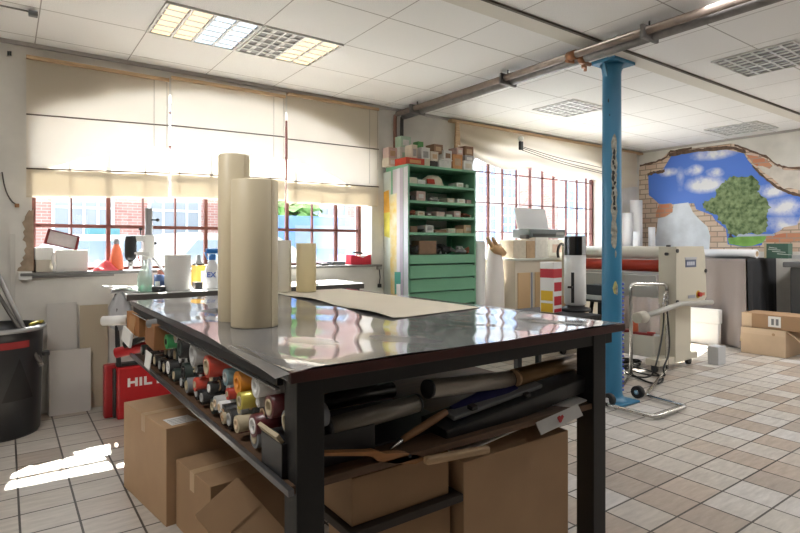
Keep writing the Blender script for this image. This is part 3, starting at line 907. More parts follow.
shelf_roll('maroon roll with a white ring, low beside the black carton', 247, 427, .038, MAROON, WHITEP, .16, .0, .7)
shelf_roll('grey roll end next to the near leg under the table', 277, 424, .036, GREYP, CRM, .13, -.01, .75)
shelf_roll('cream roll end low on the shelf beside the maroon white-ringed roll', 233, 425, .030, CRM, CARD_L, .5, .008, .6)
shelf_roll('small cream roll end lowest on the shelf edge under the red roll', 219, 419, .022, CRM, CARD, .5, .006, .55)
shelf_roll('fat red roll end in the middle of the shelf pile', 204, 367, .046, REDF, CRM, .32, .010, .72)
shelf_roll('fat pale grey roll end behind the fat red roll', 191, 355, .052, LGREY, LGREY, .36, .014, .78)
shelf_roll('small bright red roll under the fat grey roll', 191, 385, .030, REDF, CRM, .40, .004, .5)
shelf_roll('black roll with white core under the fat red roll', 204, 389, .028, BLKF, WHITEP, .4, .0, .6)
shelf_roll('grey roll end low under the fat red roll', 210, 404, .028, LGREY, CARD_L, .4, .0, .55)
shelf_roll('dark green roll end low in the far half of the shelf', 179, 373, .045, DKGREEN, BLKF, .5, .0, .7)
shelf_roll('black roll end beneath the fat grey roll', 192, 370, .024, BLKF, LGREY, .4, .0, .6)
shelf_roll('glossy black roll under the table top edge beyond the fat grey roll', 178, 348, .052, BLKF, DKGREEN, .5, .012, .7)
shelf_roll('green roll end beside the cardboard on the far shelf end', 164, 342, .038, GREEN, BLKF, .4, .010, .4)
shelf_roll('pale grey roll end above the green roll', 171, 336, .036, LGREY, CRM, .4, .0, .6)
shelf_roll('black roll end with white wrapping, lowest at the far shelf end', 164, 368, .040, BLKF, WHITEP, .4, .0, .8)
shelf_roll('brown tube end behind the orange roll', 244, 384, .024, M('dark_brown_tube', (.12, .07, .04), .5), CRM, .15, -.02, .6)
shelf_roll('grey tube end beneath the gold roll', 231, 411, .024, GREYP, CRM, .4, -.01, .6)
shelf_roll('white tube end between the thin red roll and the cream roll', 214, 408, .022, WHITEM, CARD_L, .4, .0, .6)
for k in range(34):
    y_ = 1.80 + (k % 17) * .118 + random.uniform(-.03, .03)
    z_ = SZ + .041 + (k // 17) * .080 + random.uniform(0, .012)
    rr_ = random.uniform(.030, .041)
    col_ = random.choice([BLKF, DKGREEN, GREYP, BLKF, MAROON, BLKF])
    t = thing('dark_roll', 'dark roll end in the shadowy back of the shelf pile', 'roll', (TX0 + .07, y_, z_), 'dark rolls deep in the shelf pile')
    MB().pipe((TX0 + .03 + .03 * (k // 17), y_, z_), (TX0 + .6, y_, z_), rr_, rr_ * .6, 18).build('rolled_sheet', col_, t)
    MB().pipe((TX0 + .027 + .03 * (k // 17), y_, z_), (TX0 + .14, y_, z_), rr_ * .6, rr_ * .45, 18).build('core', random.choice([CRM, CARD, LGREY]), t)
t = thing('black_carton', 'black carton with cream end flap, lowest by the near table leg', 'carton', (.8, 1.64, SZ))
p = onx(268, 441, .66)
MB().b2((.668, p.y - .085, SZ + .003), (1.0, p.y + .075, SZ + .105), .003).build('body', BLACKP, t)
MB().box((.668, p.y - .0, SZ + .118), (.012, .15, .03), (0, R(-35), 0)).build('flap', CRM, t)

# far end of the shelf: cardboard, paper and tubes sticking out
t = thing('orange_carton', 'orange-brown cardboard carton end at the far corner of the table shelf', 'carton', (.74, 3.75, .85))
MB().box((.86, 3.80, .905), (.42, .26, .14), (0, 0, .1), .004).build('body', M('orange_card', (.42, .19, .07), .7, var=.1), t)
MB().box((.648, 3.78, .905), (.004, .12, .15), (0, .1, .1)).build('flap', M('orange_card_light', (.50, .27, .12), .7), t)
tag(MB().box((.60, 3.66, .845), (.012, .22, .085), (R(6), .12, .05)).build('paper_note', WHITEP), 'white folded paper hanging below the orange-brown carton', 'paper')
t = thing('brown_carton', 'dark brown cardboard flap poking out of the shelf beyond the green roll', 'carton', (.8, 3.1, .85))
MB().box((.86, 3.22, .90), (.44, .30, .13), (0, .05, -.05), .004).build('body', M('dark_orange_card', (.27, .12, .045), .7, var=.1), t)
def loose_tube(name, label, p0, p1, r, mat, cat='tube', inner=None):
    t = thing(name, label, cat, p0)
    MB().pipe(p0, p1, r, r * .8, 18).build('tube_wall', mat, t)
    d = (Vector(p1) - Vector(p0)).normalized()
    MB().cyl(Vector(p0) + d * .02, Vector(p0) + d * .03, r * .8, seg=18).build('end_plug', inner or BLACKP, t)
    return t
loose_tube('red_tube', 'long red tube sticking out of the far shelf end above the red case', ony(116, 353, 4.02), ony(155, 341, 3.80) + Vector((.25, -.05, .03)), .034, RED, inner=MAROON)
loose_tube('white_tube', 'white plastic tube sticking out beside the far table corner', ony(103, 321, 4.05), ony(128, 320, 3.95), .032, WHITEM, inner=WHITEM)
loose_tube('black_tube', 'black tube poking out above the long red tube', ony(124, 345, 3.95), ony(160, 326, 3.75) + Vector((.2, 0, 0)), .022, BLKF)
loose_tube('dark_tube', 'dark thin tube between the two brown cartons', onx(148, 324, .63), onx(158, 322, .63) + Vector((.3, 0, .03)), .022, GREYP)
tag(MB().box(onx(148, 360, .615), (.004, .09, .085), (.1, .1, .1)).build('paper_scrap', WHITEP), 'white paper scrap hanging from the shelf over the red case', 'paper')

# ------------------------------------------------------------------ things seen along the front of the shelf
def front_tube(name, label, a, b, y0, y1, r, mat, inner=BLACKP):
    p0, p1 = ony(*a, y0), ony(*b, y1)
    t = thing(name, label, 'tube', p0)
    MB().pipe(p0, p1, r, r * .82, 26).build('tube_wall', mat, t)
    d = (p1 - p0).normalized()
    MB().pipe(p1 - d * .004, p1 + d * .006, r * 1.03, r * .8, 26).build('end_ring', inner, t)
    MB().cyl(p0 - d * .001, p0 + d * .012, r * 1.01, seg=26).build('end_plug', inner, t)
    return t
front_tube('grey_tube', 'dark silver tube at the front of the shelf, next to the near leg', (326, 429), (417, 403), 1.56, 1.56, .032, M('silver_dark', (.22, .20, .17), .35, metal=.4))
front_tube('silver_tube', 'pale grey tube in the middle of the shelf front', (427, 389), (510, 379), 1.56, 1.60, .034, M('silver_pale', (.45, .42, .37), .4, metal=.2))
front_tube('bronze_tube', 'bronze brown tube at the front of the shelf near the blue column', (514, 378), (583, 359), 1.58, 1.60, .036, M('bronze_tube', (.22, .13, .055), .35, metal=.3), CARD)
p = ony(485, 398, 1.58)
t = thing('blue_folder', 'dark blue folder lying below the pale grey tube', 'folder', p)
MB().box(p, (.34, .07, .018), (R(30), R(-10), R(4)), .004).build('cover', M('navy_card', (.018, .018, .11), .5), t)
MB().box(p + Vector((0, .01, -.010)), (.32, .06, .008), (R(30), R(-10), R(4))).build('pages', WHITEP, t)
t = thing('black_case', 'long black angular case lying on the shelf under the bronze tube', 'case', ony(520, 405, 1.6))
c_ = ony(522, 406, 1.53)
MB().box(c_ + Vector((0, .05, .006)), (.86, .15, .070), (R(8), R(-5.5), 0), .006).build('body', M('black_case', (.022, .024, .026), .35), t)
MB().box(c_ + Vector((-.12, .03, .042)), (.5, .06, .018), (R(8), R(-5.5), 0), .006).build('lid', GREYP, t)
for k in (-.28, .02):
    MB().box(c_ + Vector((k, -.004, .045)), (.03, .03, .016), (R(8), R(-5.5), 0), .003).build('clasp', BLACKP, t)
p = ony(528, 430, 1.48)
tag(MB().box(p + Vector((.0, .06, .012)), (.80, .09, .005), (R(4), R(-6), R(-1))).build('white_board', WHITEP), 'white card sheet sticking out under the black case', 'card')
t = thing('printed_leaflet', 'white leaflet with a small red heart shape on the shelf front', 'leaflet', p)
p = ony(560, 419, 1.445)
MB().box(p + Vector((0, 0, .0)), (.27, .004, .050), (R(-28), R(-6), 0)).build('sheet', M('dull_paper', (.55, .54, .52), .6), t)
MB().prism([(p.x - .025, p.z + .012), (p.x - .012, p.z + .018), (p.x - .004, p.z + .012), (p.x + .006, p.z + .018), (p.x + .016, p.z + .010), (p.x - .006, p.z - .018)], p.y - .008, p.y - .005, 'y').build('heart', RED, t)
p = ony(556, 390, 1.54)
tag(MB().prism([(p.x - .14, p.z - .02), (p.x - .05, p.z - .045), (p.x + .02, p.z - .005), (p.x + .12, p.z + .02), (p.x + .12, p.z + .028), (p.x - .04, p.z + .012)], p.y - .002, p.y + .002, 'y').build('torn_paper', M('dull_paper', (.5, .5, .5), .6)), 'torn white paper above the black case near the bronze tube', 'paper')
t = thing('wooden_mallet', 'tool with a brown wooden handle leaning on the shelf clutter', 'tool', ony(392, 444, 1.52))
a, b = ony(402, 440, 1.53), ony(446, 412, 1.55)
MB().tube([a, a.lerp(b, .3), a.lerp(b, .7), b], .013, 12, rad=[.011, .014, .015, .012]).build('handle', WOOD_D, t)
MB().tube([ony(390, 450, 1.53), a], .010, 10, rad=[.004, .010]).build('blade', STEEL, t)
t = thing('wooden_brush', 'long orange-brown wooden brush with a thin handle at the shelf front', 'brush', ony(400, 455, 1.50))
pts = [(322, 452), (365, 451), (374, 450), (384, 453), (400, 452), (416, 454), (424, 458), (414, 463), (395, 463), (376, 460), (372, 456), (364, 455), (322, 455)]
MB().prism([(q.x, q.z) for q in (ony(u, v, 1.48) for u, v in pts)], 1.47, 1.50, 'y').build('body', M('varnished_wood', (.34, .15, .05), .4, var=.2, scale=6, stretch=(1, 9, 9)), t)
q = ony(410, 456, 1.468)
MB().cyl((q.x, q.y - .002, q.z), (q.x, q.y + .004, q.z), .006, seg=12).build('hole', BLACKP, t)
t = thing('wood_strip', 'pale wooden strip with rounded end lying along the shelf front', 'wood strip', ony(455, 458, 1.46))
a, b = ony(425, 461, 1.46), ony(488, 449, 1.46)
MB().box((a + b) / 2, ((b - a).length, .03, .026), (0, -math.atan2(b.z - a.z, b.x - a.x), 0), .010, 3).build('body', WOOD, t)
t = thing('wood_board', 'brown wooden board end under the tool with the brown handle', 'board', ony(420, 445, 1.62))
a = ony(425, 443, 1.60)
MB().box(a + Vector((.02, .04, 0)), (.46, .20, .05), (0, R(-8), 0), .006).build('body', WOOD_D, t)
tag(MB().box(ony(375, 436, 1.70) + Vector((0, .0, 0)), (.58, .22, .035), (0, R(-3), 0), .004).build('black_sheet', BLACKP), 'black flat sheet lying behind the dark silver tube', 'sheet')

# ------------------------------------------------------------------ cardboard below the table
def carton(name, label, lo, hi, mat=CARD, tape=True, rotz=0, label_at=None, cat='cardboard box'):
    c = Vector(((lo[0] + hi[0]) / 2, (lo[1] + hi[1]) / 2, lo[2]))
    t = local_thing(name, label, cat, c, (0, 0, rotz))
    d = [b - a for a, b in zip(lo, hi)]
    MB().box((0, 0, d[2] / 2), d, None, .004).build('carton_body', mat, t)
    if tape:
        m = MB(); m.b2((-d[0] / 2 + .002, -.028, d[2] - .001), (d[0] / 2 - .002, .028, d[2] + .0012))
        m.b2((-d[0] / 2 - .0012, -.028, d[2] - .09), (-d[0] / 2, .028, d[2] + .0012))
        m.build('tape', TAPE, t)
    if label_at:
        x, y, w_, h_ = label_at
        MB().b2((x - w_ / 2, y - h_ / 2, d[2]), (x + w_ / 2, y + h_ / 2, d[2] + .0015)).build('paper_label', WHITEP, t)
        k = MB()
        for j in range(4):
            k.b2((x - w_ / 2 + .01, y - h_ / 2 + .012 + j * h_ / 5, d[2] + .0015), (x + w_ / 2 * (.2 + .15 * j), y - h_ / 2 + .018 + j * h_ / 5, d[2] + .002))
        k.build('printed_lines', M('print_grey', (.25, .25, .25), .7), t)
    return t, d
b1, d1 = carton('cardboard_box', 'large closed cardboard box standing on the floor beside the red case', (.60, 2.93, 0), (1.33, 3.57, .488), rotz=R(8), label_at=(-.26, -.23, .13, .12))
# half-open box behind it
q = onz(203, 486, .33)
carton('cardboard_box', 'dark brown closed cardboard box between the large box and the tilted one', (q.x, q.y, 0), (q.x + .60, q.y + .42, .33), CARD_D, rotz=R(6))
# flattened carton leaning in front, one corner up
def at_depth(u, v, d): return _ray(u, v) * d + Vector((0, 0, H))
T_, L_, R_ = at_depth(240, 479, 2.215), at_depth(196, 518, 2.12), at_depth(312, 560, 2.227)
ea, eb = L_ - T_, R_ - T_
nn = ea.cross(eb).normalized()
if nn.dot(T_ - Vector((0, 0, H))) < 0: nn = -nn
t = thing('tilted_cardboard_box', 'tilted flat cardboard carton leaning with one corner up below the near table leg', 'cardboard box', T_ + eb + ea * .5)
def slab(n0, n1, m0=0.0, m1=1.0, k0=0.0, k1=1.0):
    mb = MB()
    V = [[[mb.bm.verts.new(T_ + ea * a_ + eb * b_ + nn * n_) for n_ in (n0, n1)] for b_ in (k0, k1)] for a_ in (m0, m1)]
    for f_ in ((V[0][0][0], V[0][1][0], V[1][1][0], V[1][0][0]), (V[0][0][1], V[0][1][1], V[1][1][1], V[1][0][1]), (V[0][0][0], V[0][0][1], V[0][1][1], V[0][1][0]),
               (V[1][0][0], V[1][0][1], V[1][1][1], V[1][1][0]), (V[0][0][0], V[0][0][1], V[1][0][1], V[1][0][0]), (V[0][1][0], V[0][1][1], V[1][1][1], V[1][1][0])):
        mb.bm.faces.new(f_)
    return mb
slab(0, .05).build('carton_body', CARD, t)
slab(-.004, -.0005, .02, .98, -.03, .30).build('flap', CARD, t)
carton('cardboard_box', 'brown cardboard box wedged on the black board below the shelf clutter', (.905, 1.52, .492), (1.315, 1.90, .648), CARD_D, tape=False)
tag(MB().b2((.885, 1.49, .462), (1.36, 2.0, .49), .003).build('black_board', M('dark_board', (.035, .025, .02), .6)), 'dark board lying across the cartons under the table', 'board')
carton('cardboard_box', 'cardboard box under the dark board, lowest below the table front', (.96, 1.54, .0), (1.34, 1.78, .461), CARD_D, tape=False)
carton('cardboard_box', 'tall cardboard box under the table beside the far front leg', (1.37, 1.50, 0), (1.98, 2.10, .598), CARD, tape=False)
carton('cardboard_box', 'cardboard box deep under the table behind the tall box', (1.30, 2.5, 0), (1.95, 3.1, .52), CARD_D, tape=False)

# ------------------------------------------------------------------ red tool case with its lettering
t = thing('red_tool_case', 'red plastic tool case with white block letters on the floor', 'tool case', (1.02, 4.92, 0))
hx0, hx1, hy0, hy1 = .705, 1.36, 4.86, 5.03
MB().b2((hx0 + .02, hy0 - .0, .0), (hx1, hy0 + .09, .42), .018).build('front_shell', RED, t)
MB().b2((hx0 - .06, hy0 + .10, .0), (hx1 - .04, hy0 + .19, .43), .018).build('rear_shell', M('red_plastic_dark', (.36, .012, .016), .4), t)
MB().b2((hx0, hy0 + .05, .01), (hx1 - .02, hy0 + .15, .40), .01).build('seam', BLACKP, t)
MB().b2((hx0 + .02, hy0 + .02, .42), (hx0 + .20, hy0 + .10, .445), .006).build('top_latch', BLACKP, t)
lt = MB()
lz0, lz1, y_ = .255, .325, hy0 - .003
def bar(a, b, c, d): lt.b2((a, y_, c), (b, hy0 + .002, d))
x = .80
th = .020
hgt = lz1 - lz0
bar(x, x + th, lz0, lz1); bar(x + .055, x + .055 + th, lz0, lz1); bar(x + th, x + .055, lz0 + .026, lz0 + .044); x += .088
bar(x, x + th, lz0, lz1); x += .034
bar(x, x + th, lz0, lz1); bar(x + th, x + .062, lz0, lz0 + .018); x += .070
bar(x, x + .074, lz1 - .018, lz1); bar(x + .027, x + .047, lz0, lz1 - .018); x += .088
bar(x, x + th, lz0, lz1)
lt.build('block_letters', WHITEP, t)

# ------------------------------------------------------------------ black bin and what stands in it
BX, BY = -.05, 5.06
t = thing('black_bin', 'round black plastic bin with a red band and grey rim', 'bin', (BX, BY, 0))
MB().lathe([(0, .0), (.262, .0), (.272, .02), (.281, .35), (.289, .70), (.292, .765), (.302, .77), (.305, .80), (.285, .80), (.28, .70), (.25, .03), (0, .03)], (BX, BY, 0), 44).build('bin_body', M('black_bin', (.016, .016, .018), .38), t)
MB().lathe([(.300, .765), (.312, .77), (.312, .795), (.300, .80)], (BX, BY, 0), 44).build('rim_band', M('grey_rim', (.38, .38, .38), .35, metal=.4), t)
m = MB()
n = 20
for k in range(n):
    a0, a1 = R(-118 + 70 * k / n), R(-118 + 70 * (k + 1) / n)
    m.quad([(BX + math.cos(a) * (r_ + .0025), BY + math.sin(a) * (r_ + .0025), z) for a, z, r_ in ((a0, .655, .288), (a1, .655, .288), (a1, .705, .2895), (a0, .705, .2895))])
m.build('red_band', M('dull_red_band', (.28, .02, .02), .5), t)
MB().box((BX + .305, BY - .05, .57), (.05, .07, .03), None, .008).build('handle', BLACKP, t)
m = MB()
for k in range(16):
    a0, a1 = R(-84 + 44 * k / 16), R(-84 + 44 * (k + 1) / 16)
    f0, f1 = abs(k / 8 - 1), abs((k + 1) / 8 - 1)
    m.quad([(BX + math.cos(a) * (.2735 + z * .0222 + .0025), BY + math.sin(a) * (.2735 + z * .0222 + .0025), z) for a, z in ((a0, .28), (a1, .28), (a1, .28 + .30 * (1 - f1)), (a0, .28 + .30 * (1 - f0)))])
m.build('dark_triangle', M('deep_black', (.006, .006, .006), .6), t)  # triangle darker than the rest of the bin
for lab, a, b, r_, mm in (('grey metal pole leaning in the black bin, upper of two', ony(-14, 250, 5.32), ony(22, 325, 5.05), .017, M('grey_pole', (.30, .29, .28), .4, metal=.5)),
                          ('dark metal pole leaning in the black bin under the grey pole', ony(-16, 272, 5.30), ony(17, 325, 5.04), .014, M('dark_pole', (.14, .13, .12), .4, metal=.5))):
    t = thing('metal_pole', lab, 'pole', b)
    b2_ = b + (b - a).normalized() * .35
    MB().tube([a + (a - b) * .3, b2_], r_, 12).build('pole_shaft', mm, t)
    MB().tube([a + (a - b) * .3, a + (a - b) * .33], r_ * 1.2, 12).build('end_cap', BLACKP, t)
tag(MB().tube([(BX + .20, BY - .1, .80), (BX + .25, BY - .07, .815), (BX + .285, BY + .0, .81)], .012, 8).build('yellow_strap', M('yellow_strap', (.45, .38, .06), .6)), 'yellow strap over the rim of the black bin', 'strap')

# leaning panels on the wall below the sill
def panel(label, u0, u1, v0, v1, y, mat, name='leaning_sheet', th_=.012, lean=.04):
    a, b = ony(u0, v1, y), ony(u1, v0, y)
    m = MB()
    zt = ony((u0 + u1) / 2, v0, y).z
    m.b2((a.x, -th_ / 2, 0), (b.x, th_ / 2, zt))
    m.xf(Matrix.Translation((0, y - .0, 0)) @ Matrix.Rotation(-lean, 4, 'X'))
    return tag(m.build(name, mat), label, 'panel')
panel('white panel standing on the floor against the wall beside the red case', 49, 91, 350, 410, 5.30, M('white_board', (.58, .56, .53), .5))
panel('pale panel leaning on the wall behind the white floor panel', 47, 77, 303, 350, 5.355, M('pale_board', (.56, .54, .51), .5), lean=.03)
panel('yellowed ribbed board leaning on the wall behind the far table corner', 80, 108, 305, 350, 5.385, M('yellowed_board', (.50, .43, .32), .6), 'yellowed_board', lean=.02)
t = thing('wall_trunking', 'short white cable trunking end on the wall left end of the sill', 'trunking', ony(25, 276, 5.4))
p, q = ony(18.5, 280, 5.39), ony(32, 272, 5.39)
MB().b2((p.x, 5.36, p.z), (q.x, 5.418, q.z), .003).build('cover', WHITEM, t)
MB().b2((q.x, 5.385, p.z + .01), (q.x + .6, 5.418, p.z + .03)).build('lower_strip', M('grey_strip', (.3, .29, .28), .5), t)
p, q = ony(10, 300, 5.40), ony(17, 234, 5.40)
tag(MB().b2((p.x, 5.395, 0.0), (p.x + .035, 5.418, q.z)).build('wall_batten', M('grey_white_batten', (.58, .56, .52), .7)), 'thin upright white batten on the wall above the black bin', 'batten')
t = thing('wall_cable', 'dark thin cable hanging on the wall beside the first blind', 'cable', ony(15, 200, 5.41))
MB().tube([ony(2, 172, 5.412), ony(5, 190, 5.412), ony(11, 201, 5.412), ony(17, 205, 5.412)], .005, 6, smooth_pts=2).build('cable_run', M('cable_brown', (.10, .08, .07), .6), t)
MB().box(ony(17, 205.5, 5.40), (.03, .03, .03), None, .006).build('clip', M('rusty_clip', (.30, .16, .07), .7), t)
p = ony(33.5, 42, 4.62)
t = thing('ceiling_sensor', 'small dark grey box on a wire under the ceiling near the first blind', 'sensor', p)
MB().box((.16, 4.62, 3.02), (.055, .05, .035), None, .006).build('body', GREYP, t)
MB().tube([(-1.0, 4.62, 3.043), (.14, 4.62, 3.03)], .006, 6).build('wire', M('wire_grey', (.25, .24, .23), .6), t)
for k, lab in ((8.3, 'small black hook on the wall above the first blind corner, one of a pair'), (10.5, 'second small black hook on the wall above the first blind corner')):
    p = ony(k, 53.5, 5.41)
    tag(MB().box(p, (.014, .02, .035), None, .003).build('wall_hook', BLACKP), lab, 'hook')

# ================================================================== ON THE SILL OF WINDOW 1
SIL = 1.173
def p_box(lo, hi, bev=.003): return MB().b2(lo, hi, bev)
def sill_carton(name, label, u0, u1, v0, y, dy, mat, lid=None):
    a, b = ony(u0, v0, y), ony(u1, v0, y)
    t = thing(name, label, 'box', ((a.x + b.x) / 2, y, SIL))
    p_box((a.x, y, SIL), (b.x, y + dy, a.z)).build('carton_body', mat, t)
    if lid:
        p_box((a.x - .004, y - .004, a.z - lid), (b.x + .004, y + dy + .004, a.z + .003)).build('lid', WHITEM, t)
    return a, b
BEIGEB = M('beige_carton', (.55, .50, .42), .7)
sill_carton('lidded_box', 'narrow beige box with a white lid on the sill beside the bare wall patch', 36, 53, 248, 5.46, .24, BEIGEB, .10)
sill_carton('white_box', 'wide white box on the sill under the leaning red frame', 56, 88, 250, 5.46, .28, M('white_carton', (.66, .65, .62), .6))
tag(MB().tube([ony(54, 253, 5.44), ony(52.5, 260, 5.43), ony(55, 266, 5.44), ony(54, 271, 5.45)], .014, 8, smooth_pts=2).build('white_rag', WHITEP), 'white rag hanging between the two boxes on the sill', 'rag')
p = [ony(u, v, 5.50) for u, v in ((48, 228.5), (80, 236.5), (77, 250.5), (43.5, 243.5))]
t = thing('framed_picture', 'tilted picture frame with a dark red border lying on the white box', 'picture frame', sum(p, Vector()) / 4)
ctr = sum(p, Vector()) / 4
def ins(f): return [ctr + (q - ctr) * f for q in p]
m = MB()
o_, i_ = ins(1.0), ins(.84)
for k in range(4):
    qd = [o_[k], o_[(k + 1) % 4], i_[(k + 1) % 4], i_[k]]
    m.prism([(q.x, q.z) for q in qd], 5.485, 5.515, 'y')
m.build('frame', M('dark_red_frame', (.18, .02, .02), .4), t)
MB().prism([(q.x, q.z) for q in i_], 5.497, 5.51, 'y').build('picture', M('pale_print', (.62, .56, .56), .5, var=.08, scale=20), t)
p = ony(90, 266, 5.44)
t = thing('red_cloth', 'crumpled red cloth lying on the sill beside the white box', 'cloth', p)
m = MB()
def cloth(u, v):
    x = .62 + .20 * u; y = 5.36 + .2 * v
    return (x, y, SIL + .004 + .09 * math.sin(PI * u) ** .6 * math.sin(PI * v) * (.6 + .4 * math.sin(9 * u + 6 * v)))
m.grid(cloth, 18, 12).build('folds', M('pinkish_red_cloth', (.62, .06, .07), .7), t)
t = thing('black_box', 'flat black box lying on the sill between the small rolls and the red box', 'box', (3.05, 5.46, SIL))
a, b = ony(334, 262, 5.42), ony(346, 262, 5.42)
p_box((a.x, 5.44, SIL), (b.x, 5.58, a.z)).build('body', BLACKP, t)
p_box((a.x + .01, 5.438, SIL + .005), (b.x - .01, 5.44, a.z - .01)).build('front_label', GREYP, t)
a, b = ony(352, 255, 5.42), ony(373, 255, 5.42)
t = thing('red_box', 'red open box holding papers at the sill end by the green cabinet', 'box', ((a.x + b.x) / 2, 5.46, SIL))
zt = a.z
m = MB()
m.prism([(a.x, SIL), (b.x, SIL), (b.x, zt), (b.x - .04, zt), ((a.x + b.x) / 2 + .02, zt - .035), (a.x + .04, zt), (a.x, zt)], 5.44, 5.446, 'y')
m.b2((a.x, 5.446, SIL), (a.x + .006, 5.56, zt)); m.b2((b.x - .006, 5.446, SIL), (b.x, 5.56, zt)); m.b2((a.x + .006, 5.446, SIL), (b.x - .006, 5.56, SIL + .01))
m.build('shell', M('bright_red_card', (.62, .02, .045), .45), t)
p_box((a.x + .02, 5.46, SIL + .01), (b.x - .02, 5.53, zt - .012)).build('papers', WHITEP, t)
p = ony(360, 252.5, 5.44)
tag(MB().box((p.x, 5.49, zt + .022), (.115, .035, .02), (0, R(6), 0), .004).build('black_stapler', BLACKP), 'black stapler lying on top of the red box', 'stapler')
p = ony(318, 265, 5.42)
tag(MB().box((2.90, 5.48, SIL + .012), (.09, .10, .022), None, .004).build('black_pad', BLACKP), 'small black pad lying on the sill beside the flat black box', 'pad')
t = thing('wall_socket', 'grey wall socket with hanging plug cable below the sill end', 'socket', ony(379, 268, 5.4))
p = ony(379, 267, 5.40)
MB().box((p.x, 5.40, p.z), (.06, .04, .06), None, .006).build('cover', M('grey_socket', (.35, .34, .32), .5), t)
MB().tube([(p.x, 5.39, p.z - .03), (p.x + .01, 5.39, p.z - .12), (p.x, 5.39, p.z - .2)], .006, 6).build('cable', BLACKP, t)
MB().box((p.x + .005, 5.395, p.z - .22), (.04, .03, .045), None, .006).build('plug', BLACKP, t)

# ================================================================== THE WORKBENCH UNDER WINDOW 1
BZ = 1.015
BXL, BXR, BYF, BYB = .77, 2.95, 4.72, 5.30
t = thing('workbench', 'white-topped workbench with dark edge standing under the window with three blinds', 'workbench', ((BXL + BXR) / 2, 5.0, 0))
p_box((BXL, BYF, BZ - .035), (BXR, BYB, BZ), .003).build('bench_top', M('bench_white', (.62, .63, .62), .4, var=.1, scale=5), t)
p_box((BXL, BYF - .008, BZ - .055), (BXR, BYF, BZ - .006)).build('front_edge', M('bench_edge_dark', (.07, .065, .06), .5), t)
for (x, y) in ((BXL + .70, BYF + .12), (BXR - .06, BYF + .06), (BXL + .25, BYB - .06), (BXR - .06, BYB - .06)):
    p_box((x - .03, y - .03, 0), (x + .03, y + .03, BZ - .035)).build('leg', BLACKM, t)
# paper and rags hanging over the end of the bench
t = thing('paper_stack', 'loose white papers lying over the end of the workbench next to the spray bottle', 'papers', (.82, 4.9, BZ))
for k in range(4):
    MB().box((.80 + .012 * k, 4.93 + .03 * k, BZ + .006 + .006 * k), (.22, .26, .003), (0, R(-3 + k), R(10 * k - 14))).build('sheet', WHITEP, t)
MB().box((.735, 4.92, BZ + .045), (.18, .2, .012), (0, R(4), .1)).build('tray', M('pale_tray', (.6, .6, .58), .5), t)
t = thing('grey_bag', 'crumpled grey-white plastic bag hanging at the end of the workbench', 'bag', (.74, 4.82, .82))
m = MB()
m.lathe([(.012, .16), (.05, .12), (.075, .05), (.08, -.03), (.06, -.10), (.01, -.13)], (.735, 4.80, .86), 18, .5)
for v in m.bm.verts: v.co += Vector((random.uniform(-.012, .012), random.uniform(-.012, .012), random.uniform(-.012, .012)))
m.build('bag_body', M('grey_bag', (.45, .46, .48), .35), t)
t = thing('black_cables', 'bundle of black cables hanging down from the end of the workbench', 'cable', (.715, 4.76, .6))
for k in range(3):
    MB().tube([(.76, 5.0, BZ + .01), (.715 - .01 * k, 4.78 + .03 * k, BZ - .03), (.70 + .012 * k, 4.77 + .02 * k, .75), (.715 + .01 * k, 4.78, .45)], .008, 8, smooth_pts=2).build('cable', BLACKP, t)

# trigger spray bottle with green liquid
x, y = .925, 4.84
t = thing('spray_bottle', 'clear trigger spray bottle with green liquid on the workbench', 'spray bottle', (x, y, BZ))
MB().lathe([(0, .001), (.050, .001), (.056, .01), (.056, .10), (.054, .13), (.040, .18), (.022, .215), (.017, .24), (.017, .265)], (x, y, BZ), 28).build('bottle', CLEAR, t)
MB().lathe([(0, .004), (.050, .004), (.053, .012), (.053, .052), (0, .052)], (x, y, BZ), 28).build('green_liquid', M('green_liquid', (.10, .55, .32), .2), t)
MB().lathe([(.053, .055), (.0545, .056), (.0545, .12), (.053, .121)], (x, y, BZ), 28).build('bottle_label', M('greenish_label', (.45, .60, .50), .5), t)
m = MB(); m.lathe([(.02, .262), (.021, .268), (.019, .295), (0, .296)], (x, y, BZ), 18); m.box((x - .012, y, BZ + .315), (.095, .024, .034), None, .006)
m.build('trigger_head', WHITEM, t)
MB().box((x - .045, y, BZ + .275), (.010, .014, .06), (0, R(-18), 0), .003).build('trigger', M('red_trigger', (.6, .1, .08), .4), t)
MB().cyl((x - .06, y, BZ + .318), (x - .078, y, BZ + .318), .008, seg=12).build('nozzle', WHITEM, t)

# white paper roll
x, y = 1.185, 4.86
t = thing('paper_towel_roll', 'white paper towel roll standing on the workbench, widest white thing there', 'paper roll', (x, y, BZ))
MB().lathe([(.100, .002), (.104, .004), (.104, .296), (.101, .30), (.03, .30), (.03, .25)], (x, y, BZ), 44).build('paper', M('tissue', (.62, .615, .60), .9, bump=.2, scale=60), t)
MB().pipe((x, y, BZ + .2), (x, y, BZ + .302), .03, .026).build('core', CARD_L, t)

# drill stand
x, y = .975, 5.10
t = thing('drill_stand', 'white drill stand with grey column, black motor and knobs on the workbench', 'drill press', (x, y, BZ))
p_box((x - .12, y - .12, BZ), (x + .14, y + .10, BZ + .03), .006).build('base', GREYP, t)
MB().cyl((x + .03, y, BZ + .03), (x + .03, y, BZ + .70), .030).build('column', M('column_grey', (.36, .36, .37), .35, metal=.5), t)
MB().box((x + .02, y - .03, BZ + .37), (.085, .11, .20), None, .02).build('head', WHITEM, t)
MB().box((x - .05, y - .04, BZ + .44), (.14, .06, .05), None, .01).build('arm', WHITEM, t)
m = MB(); m.lathe([(0, .0), (.034, .0), (.046, .03), (.046, .16), (.04, .20), (0, .20)], (x - .12, y - .05, BZ + .26), 20); m.build('motor', BLACKP, t)
MB().cyl((x - .12, y - .05, BZ + .17), (x - .12, y - .05, BZ + .26), .016, .024).build('chuck', STEEL, t)
